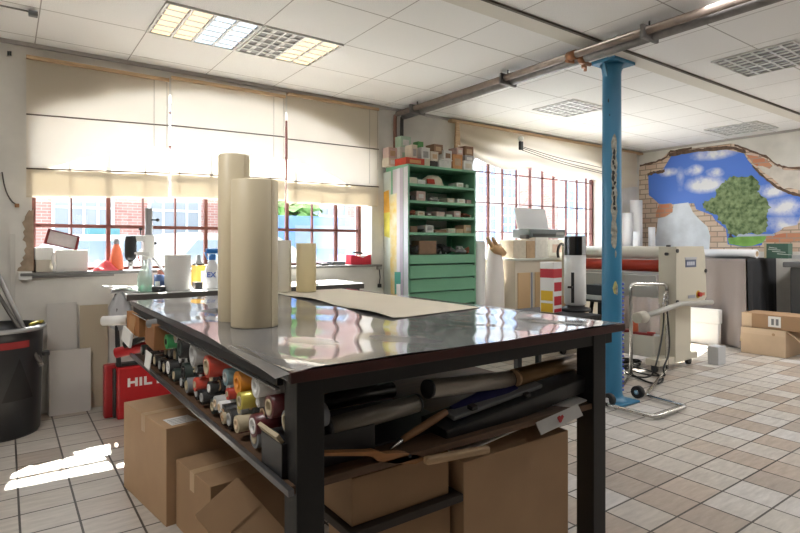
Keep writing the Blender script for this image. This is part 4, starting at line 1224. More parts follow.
for (dx, dz, lab) in ((.09, .60, 'upper'), (-.045, .52, 'l'), (.07, .40, 'm'), (.20, .25, 'n')):
    m = MB(); a = Vector((x + dx, y - .06, BZ + dz)); m.cyl(a - Vector((.05 if dx > 0 else 0, 0, .05 if dx < 0 else 0)), a, .006, seg=8); m.lathe([(0, -.016), (.014, -.008), (.016, 0), (.014, .008), (0, .016)], a, 12)
    m.build('knob', BLACKP, t)
MB().box((x + .13, y - .08, BZ + .17), (.02, .03, .26), (0, R(-38), 0), .005).build('lever', M('lever_grey', (.45, .45, .46), .4), t)
# orange jacket / flask, cup, tape, box
X_OB = ony(116.5, 250, 5.5).x
t = thing('orange_bottle', 'orange-red bottle on the sill beside the red cloth and the black drill motor', 'bottle', (.72, 5.5, SIL))
MB().lathe([(0, .0), (.055, .0), (.06, .015), (.055, .10), (.038, .19), (.02, .235), (0, .236)], (X_OB, 5.50, SIL), 24).build('body', M('orange_red_plastic', (.70, .16, .07), .4), t)
MB().lathe([(.0, .238), (.022, .236), (.026, .245), (.022, .285), (0, .288)], (X_OB, 5.50, SIL), 16).build('cap', M('dark_cap', (.18, .18, .20), .4), t)
x, y = 1.07, 4.98
t = thing('blue_tub', 'small blue tub with a white label beside the towel roll', 'tub', (x, y, BZ))
MB().lathe([(0, .0), (.045, .0), (.05, .01), (.048, .13), (.042, .13), (.04, .02)], (x, y, BZ + .002), 22).build('body', M('dull_blue', (.08, .14, .30), .5), t)
MB().box((x - .03, y - .045, BZ + .05), (.04, .005, .06), (0, 0, -.5), .001).build('tub_label', WHITEP, t)
t = thing('black_tape', 'roll of black tape lying in front of the blue tub', 'tape', (1.025, 4.83, BZ))
MB().pipe((1.025, 4.83, BZ + .001), (1.025, 4.83, BZ + .045), .055, .036, 28).build('tape_roll', BLACKP, t)
MB().pipe((1.025, 4.83, BZ + .002), (1.025, 4.83, BZ + .044), .0358, .032, 28).build('core', GREYP, t)
t = thing('red_brown_tin', 'red-brown tin standing behind the blue tub', 'tin', (1.15, 5.12, BZ))
MB().lathe([(0, 0), (.055, 0), (.055, .16), (.05, .165), (0, .165)], (1.14, 5.14, BZ + .001), 22).build('body', M('red_brown_tin', (.30, .10, .06), .4), t)
MB().lathe([(0, .165), (.05, .166), (.05, .175), (0, .175)], (1.14, 5.14, BZ + .001), 22).build('lid', STEEL, t)
x, y = 1.475, 4.86
t = thing('spray_bottle', 'white spray bottle with a blue trigger head and blue lettering on the workbench', 'spray bottle', (x, y, BZ))
MB().lathe([(0, .001), (.078, .001), (.084, .012), (.080, .08), (.060, .18), (.034, .235), (.026, .25), (.026, .262)], (x, y, BZ), 32, .72).build('bottle', M('white_hdpe', (.68, .69, .70), .4), t)
m = MB(); m.lathe([(.029, .255), (.030, .262), (.028, .305), (0, .306)], (x, y, BZ), 18); m.box((x + .008, y, BZ + .332), (.13, .034, .045), None, .010)
m.build('trigger_head', M('blue_trigger', (.02, .16, .48), .35), t)
MB().box((x - .052, y, BZ + .29), (.012, .018, .07), (0, R(-20), 0), .003).build('trigger', MATS['blue_trigger'], t)
tm = text_mesh('EX', .062, .0012, .001)
ang = math.atan2(-y, -x) - R(8)
tm.xf(Matrix.Translation((x + math.cos(ang) * .066 * 1.0, y + math.sin(ang) * .066, BZ + .125)) @ Matrix.Rotation(ang + PI / 2, 4, 'Z') @ Matrix.Rotation(R(90 - 14), 4, 'X'))
tm.build('lettering', M('blue_print', (.03, .10, .42), .5), t)
t = thing('yellow_carton', 'yellow-orange carton lying behind the blue-headed spray bottle', 'box', (1.52, 5.12, BZ))
p_box((1.40, 5.08, BZ), (1.80, 5.24, BZ + .20)).build('carton_body', M('yellow_card', (.62, .36, .05), .6), t)
p_box((1.44, 5.078, BZ + .05), (1.58, 5.08, BZ + .15), 0).build('paper_label', WHITEP, t)
t = thing('grey_cone', 'small grey cone-shaped cap standing on the yellow carton', 'cap', (1.44, 5.15, BZ + .2))
MB().lathe([(0, 0), (.05, 0), (.05, .015), (.028, .03), (.018, .09), (0, .095)], (1.44, 5.16, BZ + .201), 20).build('body', GREYP, t)
MB().lathe([(.051, .0), (.056, .001), (.056, .012), (.051, .013)], (1.44, 5.16, BZ + .201), 20).build('rim', BLACKP, t)
tag(p_box((1.34, 4.90, BZ), (1.40, 5.0, BZ + .06)).build('black_block', BLACKP), 'black block between the towel roll and the white spray bottle', 'block')
t = thing('flat_sheets', 'flat pale sheets at the workbench end behind the long paper sheet', 'sheets', (2.6, 5.0, BZ))
MB().box((2.62, 4.98, BZ + .008), (.50, .34, .012), (0, 0, .1), .002).build('top_sheet', M('pale_sheet', (.58, .56, .52), .6), t)
MB().box((2.60, 4.97, BZ + .0015), (.50, .34, .003), (0, 0, .14)).build('bottom_sheet', GREYP, t)

# ================================================================== THE GREEN SHELF CABINET
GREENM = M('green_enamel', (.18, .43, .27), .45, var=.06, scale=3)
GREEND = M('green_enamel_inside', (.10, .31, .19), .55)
GX0, GX1, GY0, GY1, GZ = 3.66, 4.70, 4.93, 5.36, 2.30
t = thing('green_cabinet', 'green steel shelf cabinet with drawers, standing at the wall between the windows', 'cabinet', ((GX0 + GX1) / 2, 5.15, 0))
p_box((GX0, GY0 - .004, 0), (GX0 + .022, GY1, GZ), 0).build('side_wall', GREENM, t)
p_box((GX1 - .022, GY0 - .004, 0), (GX1, GY1, GZ), 0).build('side_wall', GREENM, t)
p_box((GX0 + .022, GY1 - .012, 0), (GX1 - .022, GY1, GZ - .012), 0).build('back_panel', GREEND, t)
p_box((GX0 + .60, GY1 - .016, 1.62), (GX0 + .93, GY1 - .012, GZ - .25), 0).build('lit_wall_panel', M('lit_wall_board', (.86, .86, .84), .7), t)  # pale boards stand in for lit wall seen through; brightness is in the colour
p_box((GX0 + .30, GY1 - .016, 1.29), (GX0 + .93, GY1 - .0125, 1.60), 0).build('lit_wall_board', MATS['lit_wall_board'], t)
p_box((GX0, GY0 - .006, GZ - .012), (GX1, GY1, GZ + .012), .002).build('top_panel', GREENM, t)
SHZ = [2.093, 1.902, 1.732, 1.541]
for z in SHZ:
    p_box((GX0 + .022, GY0 - .012, z - .027), (GX1 - .022, GY1 - .016, z + .027 - .024), 0).build('shelf', GREENM, t)
p_box((GX0 + .022, GY0 - .012, 1.185), (GX1 - .022, GY1 - .016, 1.285), 0).build('tray_front', GREENM, t)
for z0, z1 in ((1.02, 1.165), (.865, 1.005), (.70, .85), (.50, .685), (.28, .485), (.06, .265)):
    d_ = MB(); d_.b2((GX0 + .026, GY0 - .014, z0), (GX1 - .026, GY1 - .1, z1), .003)
    o_ = d_.build('drawer', GREENM, t)
    MB().b2((GX0 + .03, GY0 - .026, z1 - .014), (GX1 - .03, GY0 - .014, z1 - .004), .002).build('pull_lip', GREENM, o_)
    MB().box((GX1 - .05, GY0 - .020, z1 - .004), (.02, .012, .016), None, .002).build('catch', BLACKP, o_)
# printed sheets and strips stuck to the side of the cabinet
def side_sheet(name, pts, mat, d):
    P = [onx(u, v, GX0) for u, v in pts]
    MB().prism([(q.y, q.z) for q in P], GX0 - .002 - d, GX0 - d, 'x').build(name, mat, t)
side_sheet('pale_sticker', [(383.5, 173), (391, 171), (391, 294), (384, 294)], M('pale_green_print', (.55, .60, .55), .5, var=.08, scale=5), 0)
side_sheet('orange_sticker', [(384, 192), (389, 190), (390, 212), (384, 213)], M('orange_print', (.72, .38, .05), .5, var=.2, scale=6), .002)
side_sheet('yellow_sticker', [(384, 213), (390, 212), (390, 238), (384.5, 236)], M('yellow_print', (.68, .62, .10), .5, var=.15, scale=8), .002)
side_sheet('yellow_sticker', [(390, 195), (397, 193), (397, 294), (391, 294)], M('yellow_orange_print', (.68, .48, .10), .5, scale=7, col2=(.70, .68, .5)), .003)
side_sheet('pale_strip', [(393, 170), (397, 169), (397, 193), (393, 194)], M('pale_lilac', (.55, .52, .56), .5), .002)
side_sheet('teal_sticker', [(395, 272), (401, 272), (401, 296), (395, 296)], M('teal_print', (.08, .35, .28), .5), .005)
side_sheet('white_strip', [(397, 169), (400, 168), (400, 272), (397, 272)], M('white_lilac', (.62, .60, .64), .5), .002)
side_sheet('mauve_strip', [(400, 168), (403.5, 167.5), (403.5, 296), (400, 296)], M('mauve_strip', (.40, .36, .42), .5), .002)
side_sheet('silver_strip', [(404, 167), (408, 166), (408.5, 296), (404, 296)], M('silver_strip', (.50, .52, .54), .35, metal=.3), .002)
side_sheet('white_sticker', [(397, 284), (401, 284), (401, 296), (397, 296)], WHITEP, .007)

CA = {'white': (.66, .65, .62), 'cream': (.58, .52, .42), 'tan': (.48, .33, .20), 'brown': (.24, .14, .08), 'black': (.02, .02, .02), 'red': (.48, .05, .02),
      'grey': (.32, .31, .30), 'mint': (.42, .56, .44), 'dark': (.06, .05, .045), 'orange': (.55, .26, .10), 'green': (.10, .34, .10), 'pink': (.55, .40, .36), 'rust': (.32, .10, .05)}
CM = {k: M('packing_' + k, v, .65, var=.08, scale=20) for k, v in CA.items()}
def cab_box(name, label, u0, u1, v0, v1, y, dy, col, cat='box', front=None, flap=False, group=None, zb=None, rz=0):
    """a carton whose front face covers that patch of the photograph on the plane y"""
    a, b = ony(u0, v1, y), ony(u1, v0, y)
    z0 = zb if zb is not None else a.z
    c = Vector(((a.x + b.x) / 2, y + dy / 2, z0))
    t = local_thing(name, label, cat, c, (0, 0, rz), group)
    w_, h_ = b.x - a.x, max(.02, b.z - z0)
    MB().box((0, 0, h_ / 2), (w_, dy, h_), None, .003).build('carton_body', CM[col], t)
    if front:
        MB().box((0, -dy / 2 - .001, h_ * .5), (w_ * .6, .002, h_ * .45)).build('paper_label', CM[front], t)
    if flap:
        MB().box((0, -dy / 2 - .012, h_ + .004), (w_ * .96, .045, .003), (R(25), 0, 0)).build('flap', CM[col], t)
    return z0 + h_
# on top of the cabinet
zt = GZ + .0125
G1 = 'cartons on top of the green cabinet'
cab_box('carton', 'long red and cream carton flat on top of the green cabinet', 406, 424.5, 159, 165, 4.98, .22, 'red', front='orange', group=G1, zb=zt)
cab_box('carton', 'white carton standing on the long red carton on the cabinet', 400.5, 411, 148, 158.5, 5.0, .2, 'white', front='mint', group=G1, zb=zt + .0)if False else None
zr = ony(406, 159, 4.98).z
cab_box('carton', 'mint and white carton, lower, standing above the end of the red carton', 400, 411, 148, 159, 5.16, .16, 'white', front='mint', group=G1, zb=zt)
z_ = ony(400, 148, 5.16).z
cab_box('carton', 'pale mint carton on the very top of the cabinet pile', 401, 411, 137, 148, 5.18, .12, 'mint', front='white', group=G1, zb=z_ + .001)
cab_box('carton', 'narrow pale carton with a dark top standing on the red carton', 412, 417.5, 145, 157, 5.02, .14, 'cream', front='grey', group=G1, zb=zr + .002)
cab_box('carton', 'small green carton peeking out behind the pale cartons on the cabinet', 418, 423.5, 142, 150, 5.22, .1, 'green', front='white', group=G1, zb=zt)
cab_box('carton', 'white carton standing upright at the end of the red carton', 421.5, 430, 148, 166, 5.23 if False else 5.02, .1, 'white', front='grey', group=G1, zb=zr + .002)
cab_box('carton', 'white small carton beside the red carton end on the cabinet top', 424.6, 430, 159, 166, 4.98, .2, 'cream', group=G1, zb=zt)
cab_box('carton', 'cream carton with a dark gap below it in the cabinet-top pile', 431, 438.5, 152, 160.5, 5.0, .2, 'cream', front='tan', group=G1, zb=ony(431, 161, 5.0).z)
cab_box('carton', 'dark grey carton under the cream carton on the cabinet top', 431, 438, 161, 167, 5.0, .2, 'dark', group=G1, zb=zt)
cab_box('carton', 'brown rounded parcel on the cream carton in the cabinet-top pile', 434, 443, 145, 152, 5.04, .16, 'brown', front='tan', group=G1, zb=ony(431, 152, 5.0).z + .002)
cab_box('carton', 'open white carton with a jagged edge on the cabinet top', 439, 451.5, 161, 168, 4.98, .2, 'white', flap=True, group=G1, zb=zt)
cab_box('carton', 'white carton with a dark label above the jagged open carton', 444, 452, 151, 160, 5.0, .18, 'white', front='brown', group=G1, zb=ony(444, 160.6, 5.0).z)
cab_box('carton', 'orange tan carton standing in the cabinet-top pile', 453, 462.5, 155, 169, 4.98, .2, 'orange', front='tan', group=G1, zb=zt)
cab_box('carton', 'pinkish white carton above the orange tan carton', 457, 463, 148, 154.5, 5.0, .16, 'pink', front='white', group=G1, zb=ony(457, 155, 4.98).z + .002)
cab_box('carton', 'white carton lowest at the window end of the cabinet top', 463.6, 473, 161.5, 169.5, 4.98, .2, 'white', front='cream', group=G1, zb=zt)
cab_box('carton', 'grey carton with a black lid at the window end of the cabinet top', 465, 474, 156, 161, 5.0, .18, 'grey', front='white', group=G1, zb=ony(464, 161.5, 4.98).z + .002)
cab_box('carton', 'brown carton topmost at the window end of the cabinet', 465, 473.5, 147, 156, 5.02, .15, 'brown', front='tan', group=G1, zb=ony(465, 156, 5.0).z + .002)
cab_box('carton', 'pink-tan carton standing upright at the pipe end of the cabinet top', 388.5, 397, 148, 158, 5.22, .12, 'pink', front='tan', group=G1, zb=ony(388, 158.5, 5.2).z)
cab_box('carton', 'pale carton under the pink-tan one at the pipe end of the cabinet top', 388.5, 399, 158.5, 170, 5.2, .14, 'cream', front='white', group=G1, zb=zt)
tag(MB().b2((3.655, 5.345, zt), (3.70, 5.358, zt + .22)).build('picture', BLACKP), 'thin black frame edge standing behind the pale carton on the cabinet', 'frame')

# on the shelves; vb = where the front foot of the things stands
def row(shelf, z, items, where):
    G = 'small boxes and parts on the green shelves'
    for (u0, u1, h, col, lab, extra) in items:
        a, b = ony(u0, 200, 4.99), ony(u1, 200, 4.99)
        w_ = b.x - a.x
        t = local_thing('parts_box', lab + ' on the ' + where, 'box', ((a.x + b.x) / 2, 5.06, z + .004), (0, 0, random.uniform(-.08, .08)), G)
        if extra == 'heap':
            m = MB()
            for q in range(7):
                m.box((random.uniform(-.4, .4) * w_, random.uniform(-.06, .06), h * (.22 + .07 * q)), (w_ * random.uniform(.25, .5), .08, h * .3), (random.uniform(-.5, .5), random.uniform(-.5, .5), random.uniform(0, 3)), .004)
            lo = min(v.co.z for v in m.bm.verts)
            for v in m.bm.verts: v.co.z -= lo
            m.build('metal_parts', CM[col], t)
        elif extra == 'bag':
            m = MB()
            m.lathe([(w_ * .50, 0), (w_ * .52, h * .2), (w_ * .46, h * .6), (w_ * .25, h * .92), (0, h)], (0, 0, 0), 20, .55)
            for v in m.bm.verts: v.co += Vector((random.uniform(-.012, .012), random.uniform(-.012, .012), random.uniform(-.006, .006) if v.co.z > .02 else 0))
            m.build('bag_body', CM[col], t)
            MB().box((-w_ * .28, -w_ * .27, h * .35), (w_ * .36, .012, h * .45), (R(-14), 0, 0), .004).build('red_patch', CM['red'], t)
        else:
            MB().box((0, 0, h / 2), (w_, .16, h), None, .004).build('carton_body', CM[col], t)
            if extra:
                MB().box((0, -.081, h * .5), (w_ * .55, .002, h * .4)).build('paper_label', CM[extra], t)
row(0, SHZ[0], [(410, 417, .075, 'cream', 'cream box, first from the striped side,', None), (417.6, 425, .055, 'white', 'low white box', None), (426, 446, .13, 'cream', 'bulging cream bag with a red patch', 'bag'),
                (456.5, 463, .06, 'white', 'small white box with cream label', 'cream'), (465, 468, .045, 'mint', 'tiny mint box', None)], 'top shelf of the green cabinet')
row(1, SHZ[1], [(411, 415.5, .06, 'black', 'short black box', None), (416, 425, .115, 'pink', 'tall pinkish white box', 'white'), (432, 443, .06, 'grey', 'pile of grey fittings', 'heap'), (447, 454, .055, 'cream', 'low cream box', 'white'),
                (457, 464.5, .055, 'white', 'low white box with cream label', 'cream'), (466, 473, .05, 'pink', 'low pink box', None)], 'second shelf of the green cabinet')
row(2, SHZ[2], [(410, 416, .07, 'rust', 'rusty heap of parts', 'heap'), (416.6, 424, .055, 'cream', 'cream box with tan label', 'tan'), (425.5, 431, .045, 'dark', 'dark little box', 'white'), (436, 444, .06, 'pink', 'pinkish grey box', None),
                (446, 452, .03, 'mint', 'flat mint box', None), (453, 460, .075, 'pink', 'taller pale pink box', 'white'), (464, 469, .05, 'rust', 'reddish loose parts', 'heap'), (469, 474, .035, 'cream', 'flat cream box', None)], 'third shelf of the green cabinet')
row(3, SHZ[3], [(410, 417, .07, 'brown', 'brown block', None), (418, 424, .04, 'dark', 'dark low parts', 'heap'), (425, 433, .085, 'white', 'white box with a dark mark', 'grey'), (435, 446, .035, 'brown', 'flat brown box', None),
                (448, 455, .055, 'cream', 'cream box with mint label', 'mint'), (456, 463, .05, 'tan', 'low tan box', None), (463, 472, .10, 'tan', 'taller tan box with cream label', 'cream')], 'fourth shelf of the green cabinet')
row(4, 1.285, [(411, 419, .13, 'dark', 'dark tangle of tools beside the stickers', 'heap'), (419, 436, .16, 'brown', 'brown flat carton among the tools', None), (421, 429, .07, 'grey', 'grey fittings', 'heap') if False else (430, 442, .10, 'black', 'black tool heap before the brown carton', 'heap'),
               (442, 450, .14, 'black', 'tall black tool heap in the middle', 'heap'), (451, 458, .10, 'dark', 'dark small parts', 'heap'), (459, 467, .11, 'grey', 'shiny grey tools', 'heap'), (468, 473.5, .09, 'rust', 'rusty red tools', 'heap')], 'open tray of the green cabinet')

# ================================================================== UNDER WINDOW 2
# tall white banner rolls on the floor
WV = M('white_banner_vinyl', (.85, .84, .83), .5)
upright_roll('banner_roll', 'wide white banner roll standing on the floor close to the green cabinet', 4.815, 5.00, 0, .085, 1.45, WV)
t = thing('tapered_banner_roll', 'white cone-shaped roll standing beside the wide banner roll, tan hand form on top', 'roll', (5.16, 4.98, 0))
MB().lathe([(.115, 0), (.12, .01), (.122, .6), (.115, 1.0), (.085, 1.40), (.08, 1.42), (.04, 1.42), (.04, 1.35)], (5.055, 4.95, 0), 40).build('rolled_sheet', M('white_pink_vinyl', (.86, .82, .80), .5), t)
MB().pipe((5.055, 4.95, 1.36), (5.055, 4.95, 1.422), .04, .032).build('core', CARD_L, t)
t = thing('tan_glove', 'tan work glove with two upright fingers on top of the white cone-shaped roll', 'glove', ony(498, 250, 4.95))
GL = M('tan_glove', (.62, .38, .20), .7)
def gp(u, v, y=4.865): return ony(u, v, y)
m = MB()
m.tube([gp(504, 254), gp(500, 251), gp(496, 249.5), gp(492, 247)], .04, 14, rad=[.04, .055, .055, .04], smooth_pts=0)
m.build('palm', GL, t)
for a, b in (((494, 248), (487, 237.5)), ((498, 248), (492.5, 237.5)), ((502, 250), (499, 246))):
    MB().tube([gp(*a), gp((a[0] + b[0]) / 2 - .3, (a[1] + b[1]) / 2), gp(*b)], .02, 10, rad=[.030, .028, .018]).build('finger', GL, t)
# cream cupboard
t = thing('cream_cupboard', 'cream cupboard with tan front panel under the window, behind the striped carton', 'cupboard', (5.8, 4.9, 0))
p_box((5.22, 4.76, 0), (6.75, 5.40, 1.20), .004).build('carcass', M('cream_board', (.64, .58, .48), .6), t)
a, b = ony(518, 273, 4.75), ony(530, 310, 4.75)
p_box((a.x, 4.745, .15), (b.x, 4.76, a.z), .003).build('door', M('tan_board', (.60, .42, .24), .6), t)
p_box((b.x + .10, 4.745, .15), (b.x + .72, 4.76, a.z), .003).build('door', MATS['tan_board'], t)
p_box((5.20, 4.73, 1.20), (6.77, 5.41, 1.228), .003).build('top', M('pale_green_white', (.60, .63, .58), .5), t)
p_box((b.x + .03, 4.748, .15), (b.x + .05, 4.7595, a.z), 0).build('edge_strip', M('bluish_strip', (.35, .40, .52), .5), t)
CT = 1.2285
cab_box('paper_box', 'cream box with a tan end standing on the cream cupboard next to the glove', 513.5, 526, 240, 262, 4.80, .25, 'cream', group=None, zb=CT)
cab_box('paper_box', 'tan wooden box on the cream cupboard in front of the printer stand', 526.5, 535, 241, 262, 4.80, .25, 'tan', zb=CT)
cab_box('paper_box', 'white tall box on the cream cupboard under the grey printer', 535.5, 548.5, 237.5, 262, 4.80, .3, 'white', zb=CT)
cab_box('paper_box', 'white box with a tan stripe supporting the printer beside the black cable ring', 549, 566, 239.5, 262, 4.86, .4, 'white', front='pink', zb=CT)
t = thing('printer', 'grey printer with an open white paper tray on the boxes under the window', 'printer', ony(540, 236, 5.0))
zb = ony(540, 239, 4.86).z + .012
a, b = ony(531, 230, 4.85), ony(566, 230, 4.85)
p_box((a.x, 4.86, zb), (b.x, 5.18, zb + .125), .02).build('body', M('printer_grey', (.10, .115, .125), .4), t)
p_box((a.x + .05, 4.852, zb + .02), (b.x - .22, 4.862, zb + .06), 0).build('output_slot', BLACKP, t)
p_box((b.x - .2, 4.853, zb + .05), (b.x - .04, 4.861, zb + .085), 0).build('control_panel', GREYP, t)
MB().box(((a.x + b.x) / 2 - .06, 5.10, zb + .27), (.64, .012, .30), (R(-14), 0, 0), .006).build('paper_tray', M('white_tray', (.66, .67, .69), .4), t)
tag(MB().box((a.x - .035, 4.93, zb + .015), (.06, .12, .05), None, .006).build('black_adapter', BLACKP), 'black adapter block on the white tall box beside the printer', 'adapter')
t = thing('cable_ring', 'coil of black cable hanging before the white box under the printer', 'cable', ony(560, 252, 4.7))
c_ = ony(561, 252, 4.80)
MB().tube([c_ + Vector((math.cos(a_) * .08, -.01 + .004 * math.sin(2 * a_), math.sin(a_) * .11)) for a_ in [R(40 + 12 * k) for k in range(27)]], .018, 10).build('coil', BLACKP, t)
MB().tube([c_ + Vector((.0, -.012, -.085)), c_ + Vector((.10, -.05, -.2)), c_ + Vector((.2, -.09, -.33))], .010, 8).build('cable_tail', M('grey_cable', (.2, .2, .2), .5), t)

# low bench behind the blue column with the white machine and the striped carton
LZ = .72
t = thing('low_table', 'low dark table behind the steel table, carrying the white cylinder machine', 'table', (4.1, 3.6, 0))
p_box((3.55, 3.20, LZ - .03), (4.75, 4.0, LZ), .004).build('tabletop', BLACKM, t)
for (x, y) in ((3.6, 3.25), (4.70, 3.25), (3.6, 3.95), (4.70, 3.95)):
    p_box((x - .025, y - .025, 0), (x + .025, y + .025, LZ - .03)).build('leg', BLACKM, t)
d0 = onz(551, 316, LZ)
x, y = 4.28, 3.62
q = ony(551, 300, y); x = q.x
t = local_thing('striped_carton', 'white printed carton with red top band, yellow and red squares', 'box', (x, y, LZ + .001), (0, 0, R(7.5)))
s_ = .155
hs = ony(551, 262, y).z - LZ
MB().box((0, 0, hs / 2), (s_, s_, hs), None, .004).build('carton_body', WHITEM, t)
PR, PY = M('print_red', (.50, .01, .025), .45), M('print_yellow', (.72, .45, .02), .45)
def band(z0, z1, face, mat, name, a=.06, b=.94):
    if face == 'y': MB().b2((-s_ / 2 + s_ * a, -s_ / 2 - .0012, z0), (-s_ / 2 + s_ * b, -s_ / 2, z1)).build(name, mat, t)
    else: MB().b2((-s_ / 2 - .0012, -s_ / 2 + s_ * a, z0), (-s_ / 2, -s_ / 2 + s_ * b, z1)).build(name, mat, t)
def zv(v): return ony(551, v, y - .05).z - LZ
for f_ in 'xy': band(zv(278), zv(269), f_, PR, 'red_band', 0, 1)
for v0, v1 in ((301, 291), (315, 303.5)): band(max(zv(v0), .004), zv(v1), 'x', PY, 'yellow_square')
for v0, v1 in ((291.5, 282.5), (305.5, 296.5), (316, 309)): band(max(zv(v0), .004), zv(v1), 'y', PR, 'red_square')
# white cylinder machine
q = ony(575, 300, 3.55); x, y = q.x, 3.55
t = thing('cylinder_machine', 'white upright cylinder machine with a black top and long black slot', 'machine', (x, y, LZ))
MB().lathe([(0, 0), (.155, 0), (.16, .01), (.155, .03), (.10, .035), (.095, .06), (0, .06)], (x, y, LZ), 36).build('base', BLACKP, t)
zt = ony(575, 236, 3.55).z
zc = ony(575, 255, 3.55).z
r_ = .108
MB().lathe([(.09, LZ + .06), (r_, LZ + .075), (r_, zc - .002), (0, zc - .002)], (x, y, 0), 40).build('cylinder', WHITEM, t)
m = MB()
base_a = math.atan2(-y, -x)
for k in range(24):
    a0, a1 = base_a + R(-62 + 100 * k / 24), base_a + R(-62 + 100 * (k + 1) / 24)
    m.quad([(x + math.cos(a_) * (r_ + .003), y + math.sin(a_) * (r_ + .003), z) for a_, z in ((a0, zc), (a1, zc), (a1, zt - .006), (a0, zt - .006))])
m.build('black_window', M('gloss_black', (.008, .008, .009), .2), t)
MB().lathe([(r_, zc), (r_, zt - .003), (r_ - .006, zt), (0, zt)], (x, y, 0), 40).build('cap', M('cap_grey', (.33, .33, .33), .4), t)
def onc(da, z0, z1, wd, name, mat, dr=.003):
    m = MB(); a0 = base_a + R(da)
    pts = []
    n = 8
    for k in range(n):
        b0, b1 = a0 - wd + 2 * wd * k / n, a0 - wd + 2 * wd * (k + 1) / n
        m.quad([(x + math.cos(a_) * (r_ + dr), y + math.sin(a_) * (r_ + dr), z) for a_, z in ((b0, z0), (b1, z0), (b1, z1), (b0, z1))])
    m.build(name, mat, t)
zz = lambda v: ony(571, v, 3.45).z
onc(-12, zz(304), zz(273), .14, 'slot', BLACKP)
a_ = base_a + R(-22)
MB().box((x + math.cos(a_) * (r_ + .012), y + math.sin(a_) * (r_ + .012), zz(288)), (.03, .05, .022), (0, 0, a_), .004).build('slide_knob', BLACKP, t)
# device on a black stand, half hidden by the column
t = thing('black_stand', 'black stand with splayed legs behind the blue column', 'stand', (5.05, 3.35, 0))
q = ony(598, 299, 3.75)
px_, py_ = q.x + .05, 3.75
zs = q.z
MB().box((px_, py_, zs - .012), (.34, .3, .024), None, .004).build('plate', BLACKM, t)
for sx_, sy2 in ((-1, -1), (1, -1), (-1, 1), (1, 1)):
    MB().tube([(px_ + sx_ * .07, py_ + sy2 * .06, zs - .02), (px_ + sx_ * .15, py_ + sy2 * .12, 0.02)], .022, 10).build('leg', BLACKM, t)
t = thing('grey_device', 'grey and black device standing on the black stand behind the blue column', 'device', (px_, py_, zs))
p_box((px_ - .16, py_ - .12, zs + .001), (px_ + .14, py_ + .12, zs + .05), .006).build('base', M('device_grey', (.45, .45, .44), .5), t)
p_box((px_ - .13, py_ - .10, zs + .05), (px_ + .12, py_ + .10, zs + .165), .008).build('body', BLACKP, t)
p_box((px_ - .02, py_ - .104, zs + .08), (px_ + .08, py_ - .10, zs + .14), 0).build('display', GREYP, t)

# ================================================================== THE LAMINATOR
LX0, LX1, LY0, LY1 = 5.965, 6.60, 3.10, 4.62
t = thing('laminator', 'cream roll laminator with red roller and metal trestle feet behind the blue column', 'laminating machine', (6.25, 3.85, 0))
CL = M('laminator_cream', (.58, .54, .44), .45)
def head(y0, y1, name):
    m = MB()
    m.prism([(LX0, .735), (LX1 - .02, .735), (LX1 + .05, .80), (LX1 + .02, 1.25), (LX1 - .02, 1.385), (LX0, 1.38)], y0, y1, 'y')
    o_ = m.build(name, CL, t)
    return o_
hd = head(LY0, LY0 + .20, 'end_housing')
head(LY1 - .2, LY1, 'end_housing')
def foot(y0, y1):
    m = MB(); m.b2((LX0 + .10, y0, .09), (LX0 + .44, y1, .735), .004); m.b2((LX0 - .22, y0 + .01, .08), (LX0 + .62, y1 - .01, .15), .006)
    m.build('leg', CL, t)
    for xx in (LX0 - .17, LX0 + .56):
        m = MB(); m.cyl((xx, (y0 + y1) / 2 - .02, .045), (xx, (y0 + y1) / 2 + .02, .045), .045); m.box((xx, (y0 + y1) / 2, .075), (.05, .06, .03)); m.build('caster', BLACKP, t)
foot(LY0 + .06, LY0 + .24); foot(LY1 - .24, LY1 - .06)
MB().b2((LX0 - .02, LY0 + .24, .12), (LX0 + .20, LY1 - .24, .36), .01).build('cross_beam', M('laminator_white', (.66, .64, .58), .45), t)
MB().cyl((LX0 + .10, LY0 + .2, 1.16), (LX0 + .10, LY1 - .2, 1.16), .068, seg=32).build('red_roller', M('red_rubber', (.40, .035, .015), .35), t)
MB().cyl((LX0 + .14, LY0 + .2, 1.31), (LX0 + .14, LY1 - .2, 1.31), .075, seg=32).build('white_roller', M('white_roll_film', (.70, .67, .60), .4), t)
MB().b2((LX0 - .0, LY0 + .2, 1.06), (LX0 + .30, LY1 - .2, 1.085), .004).build('feed_table', M('feed_grey', (.40, .40, .40), .35, metal=.4), t)
MB().box((LX0 - .03, (LY0 + LY1) / 2, .93), (.02, LY1 - LY0 - .4, .26), (0, R(-10), 0), .003).build('front_apron', M('apron_grey', (.42, .42, .41), .4), t)
for (xx, zz_) in ((LX0 + .015, 1.335), (LX0 + .015, .775), (LX1 + .02, 1.10)):
    MB().cyl((xx, LY0 + .002, zz_), (xx, LY0 - .012, zz_), .022, seg=14).build('cap_screw', BLACKP, t)
MB().cyl((LX0 - .0, LY0 + .10, 1.30), (LX0 - .03, LY0 + .10, 1.30), .018, seg=14).build('cap_screw', BLACKP, t)
MB().box((LX0 + .06, LY0 + .12, 1.39), (.03, .04, .02), None, .004).build('latch', BLACKP, t)
bp = MB().b2((6.16, LY0 - .004, 1.15), (6.40, LY0, 1.235), .001).build('name_plate', M('plate_blue_grey', (.10, .12, .20), .4), t)
m = MB()
m.b2((6.15, LY0 - .005, 1.237), (6.41, LY0 - .0005, 1.262)); m.build('plate_stripe', M('plate_grey', (.45, .46, .50), .4), t)
m = MB()
for k in range(4): m.b2((6.19 + k * .045, LY0 - .0065, 1.172), (6.222 + k * .045, LY0 - .004, 1.213))
m.build('plate_marks', M('mark_pale', (.55, .58, .66), .5), t)
MB().b2((6.22, LY0 - .004, .80), (6.38, LY0, .835)).build('small_label', M('label_grey', (.35, .36, .40), .5), t)
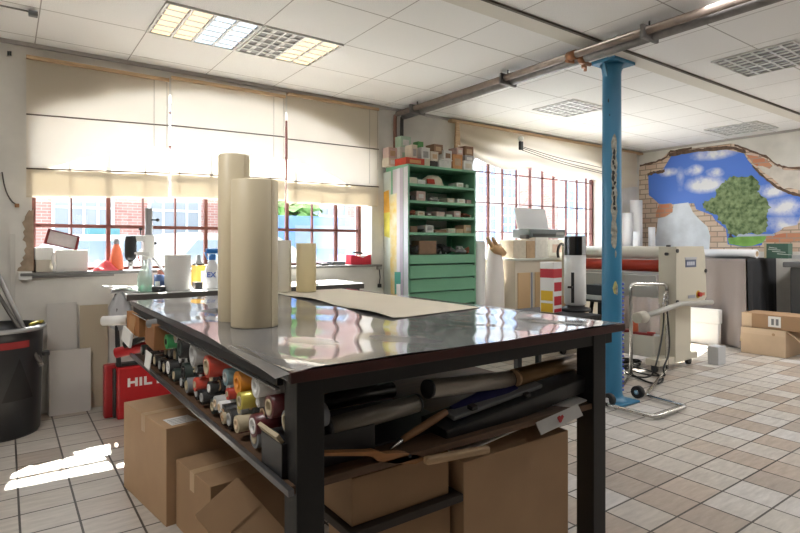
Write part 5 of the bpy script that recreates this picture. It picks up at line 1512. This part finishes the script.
m = MB(); m.cyl((6.45, LY0, .835), (6.45, LY0 - .004, .835), .045, seg=24); m.build('yellow_disc', M('warn_yellow', (.65, .38, .02), .5), t)
m = MB(); m.cyl((6.45, LY0 - .004, .835), (6.45, LY0 - .035, .835), .026, seg=20); m.build('stop_button', M('stop_red', (.45, .02, .015), .4), t)
MB().b2((6.50, LY0 - .004, .815), (6.60, LY0, .85)).build('red_label', M('faded_red', (.50, .16, .10), .5), t)
m = MB(); a, b = Vector((5.98, 3.06, .758)), ony(643, 317, 3.06)
m.tube([(6.60, 3.02, .742), (6.2, 3.04, .752), a, a.lerp(b, .5), b], .028, 12); m.build('support_arm', M('arm_grey', (.42, .41, .38), .4), t)
m = MB(); m.cyl(b + Vector((.02, 0, 0)), b - Vector((.11, 0, 0)), .062, .055, 24); m.build('arm_roll', M('arm_roll', (.50, .47, .40), .5), t)
MB().b2((6.62, 2.99, .06), (6.72, 3.05, .30), .004).build('lower_bracket', M('bracket_grey', (.42, .43, .45), .4), t) if False else None

# white slab on the floor beside the laminator
tag(MB().b2((6.72, 3.0, .0), (6.90, 3.12, .21), .003).build('grey_block', M('light_grey_block', (.50, .51, .52), .5)), 'light grey block on the floor beside the laminator foot', 'block')
# red bottle and red tool on the cross beam
t = thing('red_bottle', 'small orange-red bottle standing on the laminator beam beside the chrome frame', 'bottle', (5.98, 3.80, .36))
q = onx(634, 328, 6.0)
MB().lathe([(0, 0), (.045, 0), (.05, .01), (.048, .12), (.028, .16), (.018, .175), (0, .175)], (6.0, q.y, .361), 20).build('body', M('orange_red_bottle', (.60, .13, .06), .4), t)
MB().lathe([(0, .175), (.02, .175), (.02, .215), (0, .216)], (6.0, q.y, .361), 14).build('cap', MATS['red_trigger'], t)
q = onx(642, 340, 5.98)
t = thing('red_clamp', 'dark red clamp lying on the laminator beam', 'clamp', (5.99, q.y, .36))
MB().box((5.99, q.y, .375), (.06, .24, .028), (0, 0, .2), .008).build('body', M('dark_red_tool', (.28, .03, .03), .4), t)
MB().box((6.0, q.y - .1, .395), (.03, .09, .02), (0, 0, .5), .006).build('handle', M('red_tool', (.45, .03, .03), .4), t)
q = onx(624, 335, 6.02)
tag(MB().box((6.04, q.y, .378), (.10, .14, .034), (0, 0, -.2), .008).build('dark_red_pouch', M('dark_red_tool', (.28, .03, .03), .4)), 'dark red pouch on the laminator beam behind the red bottle', 'pouch')

# chrome stand
def fillet(pts, rr):
    out = [pts[0]]
    for a, b, c in zip(pts[:-2], pts[1:-1], pts[2:]):
        p, q = b + (a - b).normalized() * rr, b + (c - b).normalized() * rr
        for k in range(7):
            f_ = k / 6
            out.append(p * (1 - f_) ** 2 + b * 2 * f_ * (1 - f_) + q * f_ ** 2)
    return out + [pts[-1]]
CHROME = M('chrome_tube', (.60, .59, .57), .2, metal=1.0)
t = thing('chrome_frame', 'chrome tube stand with a rectangular floor loop and black casters beside the blue column', 'stand', (4.8, 2.8, 0))
A, B_, Cc, Dd = onz(655, 417, .03), onz(687, 406, .03), onz(646, 395, .03), onz(608, 405, .03)
L1, L2 = onz(631, 374, .03), onz(667, 369, .03)
T1 = Vector((L1.x, L1.y, ony(631, 284, L1.y).z)); T2 = Vector((L2.x, L2.y, ony(667, 284, L2.y).z))
MB().tube(fillet([L1, Dd, A, B_, Cc, L2], .06), .017, 12).build('floor_loop', CHROME, t)
MB().tube(fillet([L1, T1, T2, L2], .06), .019, 12).build('upright_frame', CHROME, t)
for p_, d_ in ((Cc, Vector((-.05, .05, 0))), (Dd, Vector((.07, .04, 0)))):
    m = MB(); c0 = Vector((p_.x, p_.y, .055)) + d_; m.cyl(c0 + Vector((-.025, 0, 0)), c0 + Vector((.025, 0, 0)), .055, seg=22); m.build('caster', RUBBER, t)
    m = MB(); m.cyl(c0 + Vector((-.030, 0, 0)), c0 + Vector((.030, 0, 0)), .022, seg=16); m.build('wheel_hub', STEEL, t)
m = MB(); 
for k in range(3): m.tube([T2 + Vector((-.03 - .02 * k, -.02, -.08 - .05 * k)), T2 + Vector((-.14 - .02 * k, -.04, -.10 - .05 * k)), T2 + Vector((-.10, -.03, -.19 - .05 * k)), T2 + Vector((-.0, -.02, -.16 - .05 * k))], .008, 8, smooth_pts=2)
m.build('hook', STEEL, t)
t = thing('black_cable', 'black cable looping from the chrome stand down to the floor', 'cable', onz(640, 380, 0))
z0 = .012
MB().tube([T2 + Vector((-.10, -.02, -.24)), T2 + Vector((-.13, -.03, -.5)), onz(655, 372, .2), onz(648, 378, z0), onz(630, 376, z0), onz(622, 370, z0), onz(636, 366, z0), onz(664, 376, z0), onz(662, 384, z0), onz(648, 383, z0), onz(628, 372, z0)], .009, 8, smooth_pts=3).build('cable_run', RUBBER, t)
t = thing('second_black_cable', 'second black cable hanging along the chrome stand upright', 'cable', onz(660, 372, 0))
MB().tube([T2 + Vector((-.07, -.03, -.22)), T2 + Vector((-.06, -.05, -.45)), T2 + Vector((-.03, -.05, -.75)), onz(662, 370, .12), onz(667, 377, z0), onz(640, 374, z0 + .02), onz(622, 366, z0 + .02), onz(613, 368, z0 + .01)], .009, 8, smooth_pts=3).build('cable_run', RUBBER, t)
t = thing('cable_coil', 'coil of black cable lying on the floor behind the chrome stand', 'cable', onz(628, 368, 0))
c_ = onz(624, 367, 0)
MB().tube([c_ + Vector((math.cos(a_) * (.20 + .012 * (k % 5)), math.sin(a_) * (.13 + .01 * (k % 4)), .012 + .0011 * k)) for k, a_ in enumerate([R(24 * k) for k in range(52)])], .008, 7).build('coil', RUBBER, t)
t = thing('floor_cable', 'thin dark cable lying on the tiles from the column foot', 'cable', onz(620, 405, 0))
MB().tube([onz(604, 400, .008), onz(616, 409, .008), onz(636, 415, .008), onz(652, 420, .008)], .006, 7, smooth_pts=2).build('cable_run', RUBBER, t) if False else bpy.data.objects.remove(t)

# ================================================================== FAR RIGHT CORNER
KX0, KY0, KZ = 8.18, 3.30, 1.21
t = thing('covered_table', 'long table under grey and black cloth along the mural wall', 'table', (8.65, 4.3, 0))
p_box((KX0 + .03, KY0 + .03, KZ - .03), (EX - .01, 5.38, KZ - .004), 0).build('tabletop', WOOD_D, t)
for (x, y) in ((KX0 + .1, KY0 + .1), (EX - .08, KY0 + .1), (KX0 + .1, 5.3), (EX - .08, 5.3)):
    p_box((x - .03, y - .03, 0), (x + .03, y + .03, KZ - .03)).build('leg', BLACKM, t)
def drape(u, v):
    # along the aisle side of the table, u from the near corner to the window wall
    y = KY0 + (5.36 - KY0) * u
    if v > .9:
        return (KX0 + (v - .9) / .1 * .90, y, KZ)
    h = v / .9
    fold = .035 * (1 - h) ** .7 * math.sin(u * 34 + .8 * math.sin(6 * u)) + .02 * (1 - h) * math.sin(u * 71)
    flare = .12 * (1 - h) * math.exp(-u * 9)
    return (KX0 - fold * 1.0 - .03 * (1 - h) - flare, y - flare * .6, .012 + (KZ - .012) * h)
tag(MB().grid(drape, 110, 30).build('grey_cloth', M('grey_mauve_cloth', (.27, .235, .225), .9), None), 'grey cloth draped over the long table, folds falling to the floor', 'cloth')
def drape2(u, v):
    x = KX0 + .012 + (EX - .015 - KX0) * u
    if v > .92:
        return (x, KY0 - .012 + (v - .92) / .08 * .55, KZ + .004)
    h = v / .92
    return (x, KY0 - .014 - .03 * (1 - h) - .018 * (1 - h) * math.sin(u * 24), .012 + (KZ + .004 - .012) * h)
tag(MB().grid(drape2, 60, 24).build('black_cloth', M('black_cloth', (.028, .029, .032), .9), None), 'black cloth hanging over the near end of the long table', 'cloth')
t = thing('white_roll', 'long white roll lying on the covered table beneath the mural', 'roll', (8.55, 4.2, KZ))
a, b = onx(757, 252, 8.50), onx(704, 252, 8.50)
zc_ = KZ + .005 + .062
MB().pipe((8.50, a.y, zc_), (8.56, a.y + 1.2, zc_), .062, .04, 30).build('rolled_sheet', M('white_roll_paper', (.78, .79, .82), .5), t)
MB().pipe((8.50, a.y - .004, zc_), (8.503, a.y + .06, zc_), .04, .034, 24).build('core', CARD_L, t)
q = onx(775, 256, 8.6)
y0_, y1_ = onx(788, 256, 8.6).y, onx(764, 256, 8.6).y
t = thing('green_box', 'dark green box with white printing on the covered table under the painted meadow', 'box', (8.66, (y0_ + y1_) / 2, KZ))
gz1 = onx(775, 243.5, 8.6).z
p_box((8.6, y0_, KZ + .0055), (8.76, y1_, gz1), .003).build('carton_body', M('dark_green_card', (.045, .11, .08), .5), t)
p_box((8.597, y1_ - .03, KZ + .008), (8.6, y1_ - .002, gz1 - .004)).build('cream_edge', CRM, t)
m = MB(); 
for k, (ya, yb, za) in enumerate(((.06, .16, .78), (.05, .20, .66), (.10, .26, .52), (.16, .34, .36))):
    zq = KZ + (gz1 - KZ) * za
    m.prism([(y1_ - ya, zq), (y1_ - yb, zq - .015), (y1_ - yb, zq - .024), (y1_ - ya, zq - .012)], 8.598, 8.6, 'x')
m.build('white_printing', M('faint_white_print', (.45, .52, .48), .5), t)
q = onx(796, 247, 8.7)
tag(MB().b2((8.7, q.y - .12, KZ + .0045), (8.9, q.y + .05, KZ + .055), .003).build('small_carton', M('pale_small_carton', (.5, .5, .5), .6)), 'small pale carton on the covered table beside the dark green box', 'box')
for k, (x, y, r_, z1, lab) in enumerate(((8.72, 5.22, .10, 2.16, 'tallest white roll in the corner, upright before the mural edge'), (8.55, 5.28, .09, 1.94, 'white roll in the corner between the blue column and the tallest roll'),
                                         (8.50, 5.08, .055, 1.62, 'short thin white roll upright in the corner'), (8.86, 5.02, .055, 1.70, 'short white roll upright beside the tallest corner roll'))):
    q_ = thing('white_roll', lab, 'roll', (x, y, KZ))
    MB().pipe((x, y, KZ + .004), (x, y, z1), r_, r_ * .55, 30).build('rolled_sheet', MATS['white_roll_paper'], q_)
    MB().pipe((x, y, z1 - .05), (x, y, z1 + .001), r_ * .55, r_ * .45, 24).build('core', WHITEP, q_)
# grey chest
t = thing('grey_chest', 'dark grey plastic chest with an overhanging lid beside the black cloth', 'chest', (8.85, 2.6, 0))
p_box((8.62, 2.05, .0), (EX - .02, 2.93, 1.10), .015).build('body', M('dark_grey_chest', (.075, .078, .082), .5), t)
p_box((8.56, 2.0, 1.10), (EX - .02, 3.0, 1.17), .015).build('lid', M('dark_grey_lid', (.11, .113, .118), .45), t)
for k in range(3):
    p_box((8.612, 2.2 + .25 * k, .1), (8.62, 2.24 + .25 * k, 1.05), 0).build('rib', MATS['dark_grey_lid'], t)
# cardboard boxes on the right
q = onz(741, 352, 0)
bx0, by1 = q.x, q.y
by0 = onz(787, 358, 0).y
t = thing('open_cardboard_box', 'open cardboard box on the floor under a flatter box, by the black cloth', 'cardboard box', (bx0 + .3, (by0 + by1) / 2, 0))
hh = .335
m = MB()
m.b2((bx0, by0, 0), (bx0 + .006, by1, hh)); m.b2((bx0 + .594, by0, 0), (bx0 + .6, by1, hh)); m.b2((bx0 + .006, by0, 0), (bx0 + .594, by0 + .006, hh)); m.b2((bx0 + .006, by1 - .006, 0), (bx0 + .594, by1, hh)); m.b2((bx0 + .006, by0 + .006, 0), (bx0 + .594, by1 - .006, .006))
m.build('carton_body', CARD_L, t)
MB().box((bx0 + .3, by0 - .075, hh - .06), (.56, .006, .19), (R(-52), 0, 0)).build('flap', CARD_L, t)
MB().box((bx0 + .3, by1 + .02, hh - .10), (.5, .006, .2), (R(8), 0, 0)).build('flap', CARD_L, t)
MB().b2((bx0 - .002, by0 + .001, hh - .075), (bx0, by1 - .001, hh - .0)).build('rim_fold', M('cardboard_fold', (.66, .51, .35), .8), t)
MB().cyl((bx0 - .001, by0 + .13, hh - .06), (bx0 - .003, by0 + .13, hh - .06), .018, seg=16).build('printed_mark', CARD, t)
t = thing('cardboard_box', 'flat brown box with a white label resting on the open cardboard box', 'cardboard box', (bx0 + .3, (by0 + by1) / 2, hh))
lo, hi = (bx0 + .03, by0 - .25, hh + .001), (bx0 + .45, by1 + .005, hh + .185)
p_box(lo, hi, .004).build('carton_body', CARD_D, t)
p_box((lo[0] - .0015, hi[1] - .12, lo[2] + .002), (lo[0], hi[1] - .003, hi[2] - .002), 0).build('pale_tape', CARD_L, t)
p_box((lo[0] - .0015, by0 + .06, lo[2] + .03), (lo[0], by0 + .20, hi[2] - .02), 0).build('paper_label', WHITEP, t)
m = MB()
for k in range(2): m.b2((lo[0] - .0025, by0 + .085 + .05 * k, lo[2] + .055), (lo[0] - .0015, by0 + .115 + .05 * k, hi[2] - .05))
m.build('printed_mark', GREYP, t)
# white foam boxes
FOAM = M('white_foam', (.76, .76, .75), .7)
t = thing('foam_box', 'white foam box in the sunlight on the floor beside the laminator', 'box', (8.0, 3.75, 0))
q = onz(719, 346, 0)
p_box((q.x - .02, q.y, 0), (q.x + .07, q.y + .42, .30), .01).build('body', FOAM, t)
p_box((q.x - .03, q.y - .01, .302), (q.x + .08, q.y + .43, .50), .012).build('lid', FOAM, t)
t = thing('floor_cloth', 'dark cloth bundle lying on the floor between the foam box and grey cloth', 'cloth', (8.25, 3.45, 0))
m = MB(); m.lathe([(.14, 0), (.15, .03), (.12, .12), (.05, .22), (0, .24)], (8.02 + .35, 3.40 if False else q.y - .12, .002), 22, .6)
for v in m.bm.verts: v.co += Vector((random.uniform(-.015, .015), random.uniform(-.015, .015), 0 if v.co.z < .01 else random.uniform(-.01, .01)))
m.build('folds', M('dark_mauve_cloth', (.10, .09, .095), .9), t)
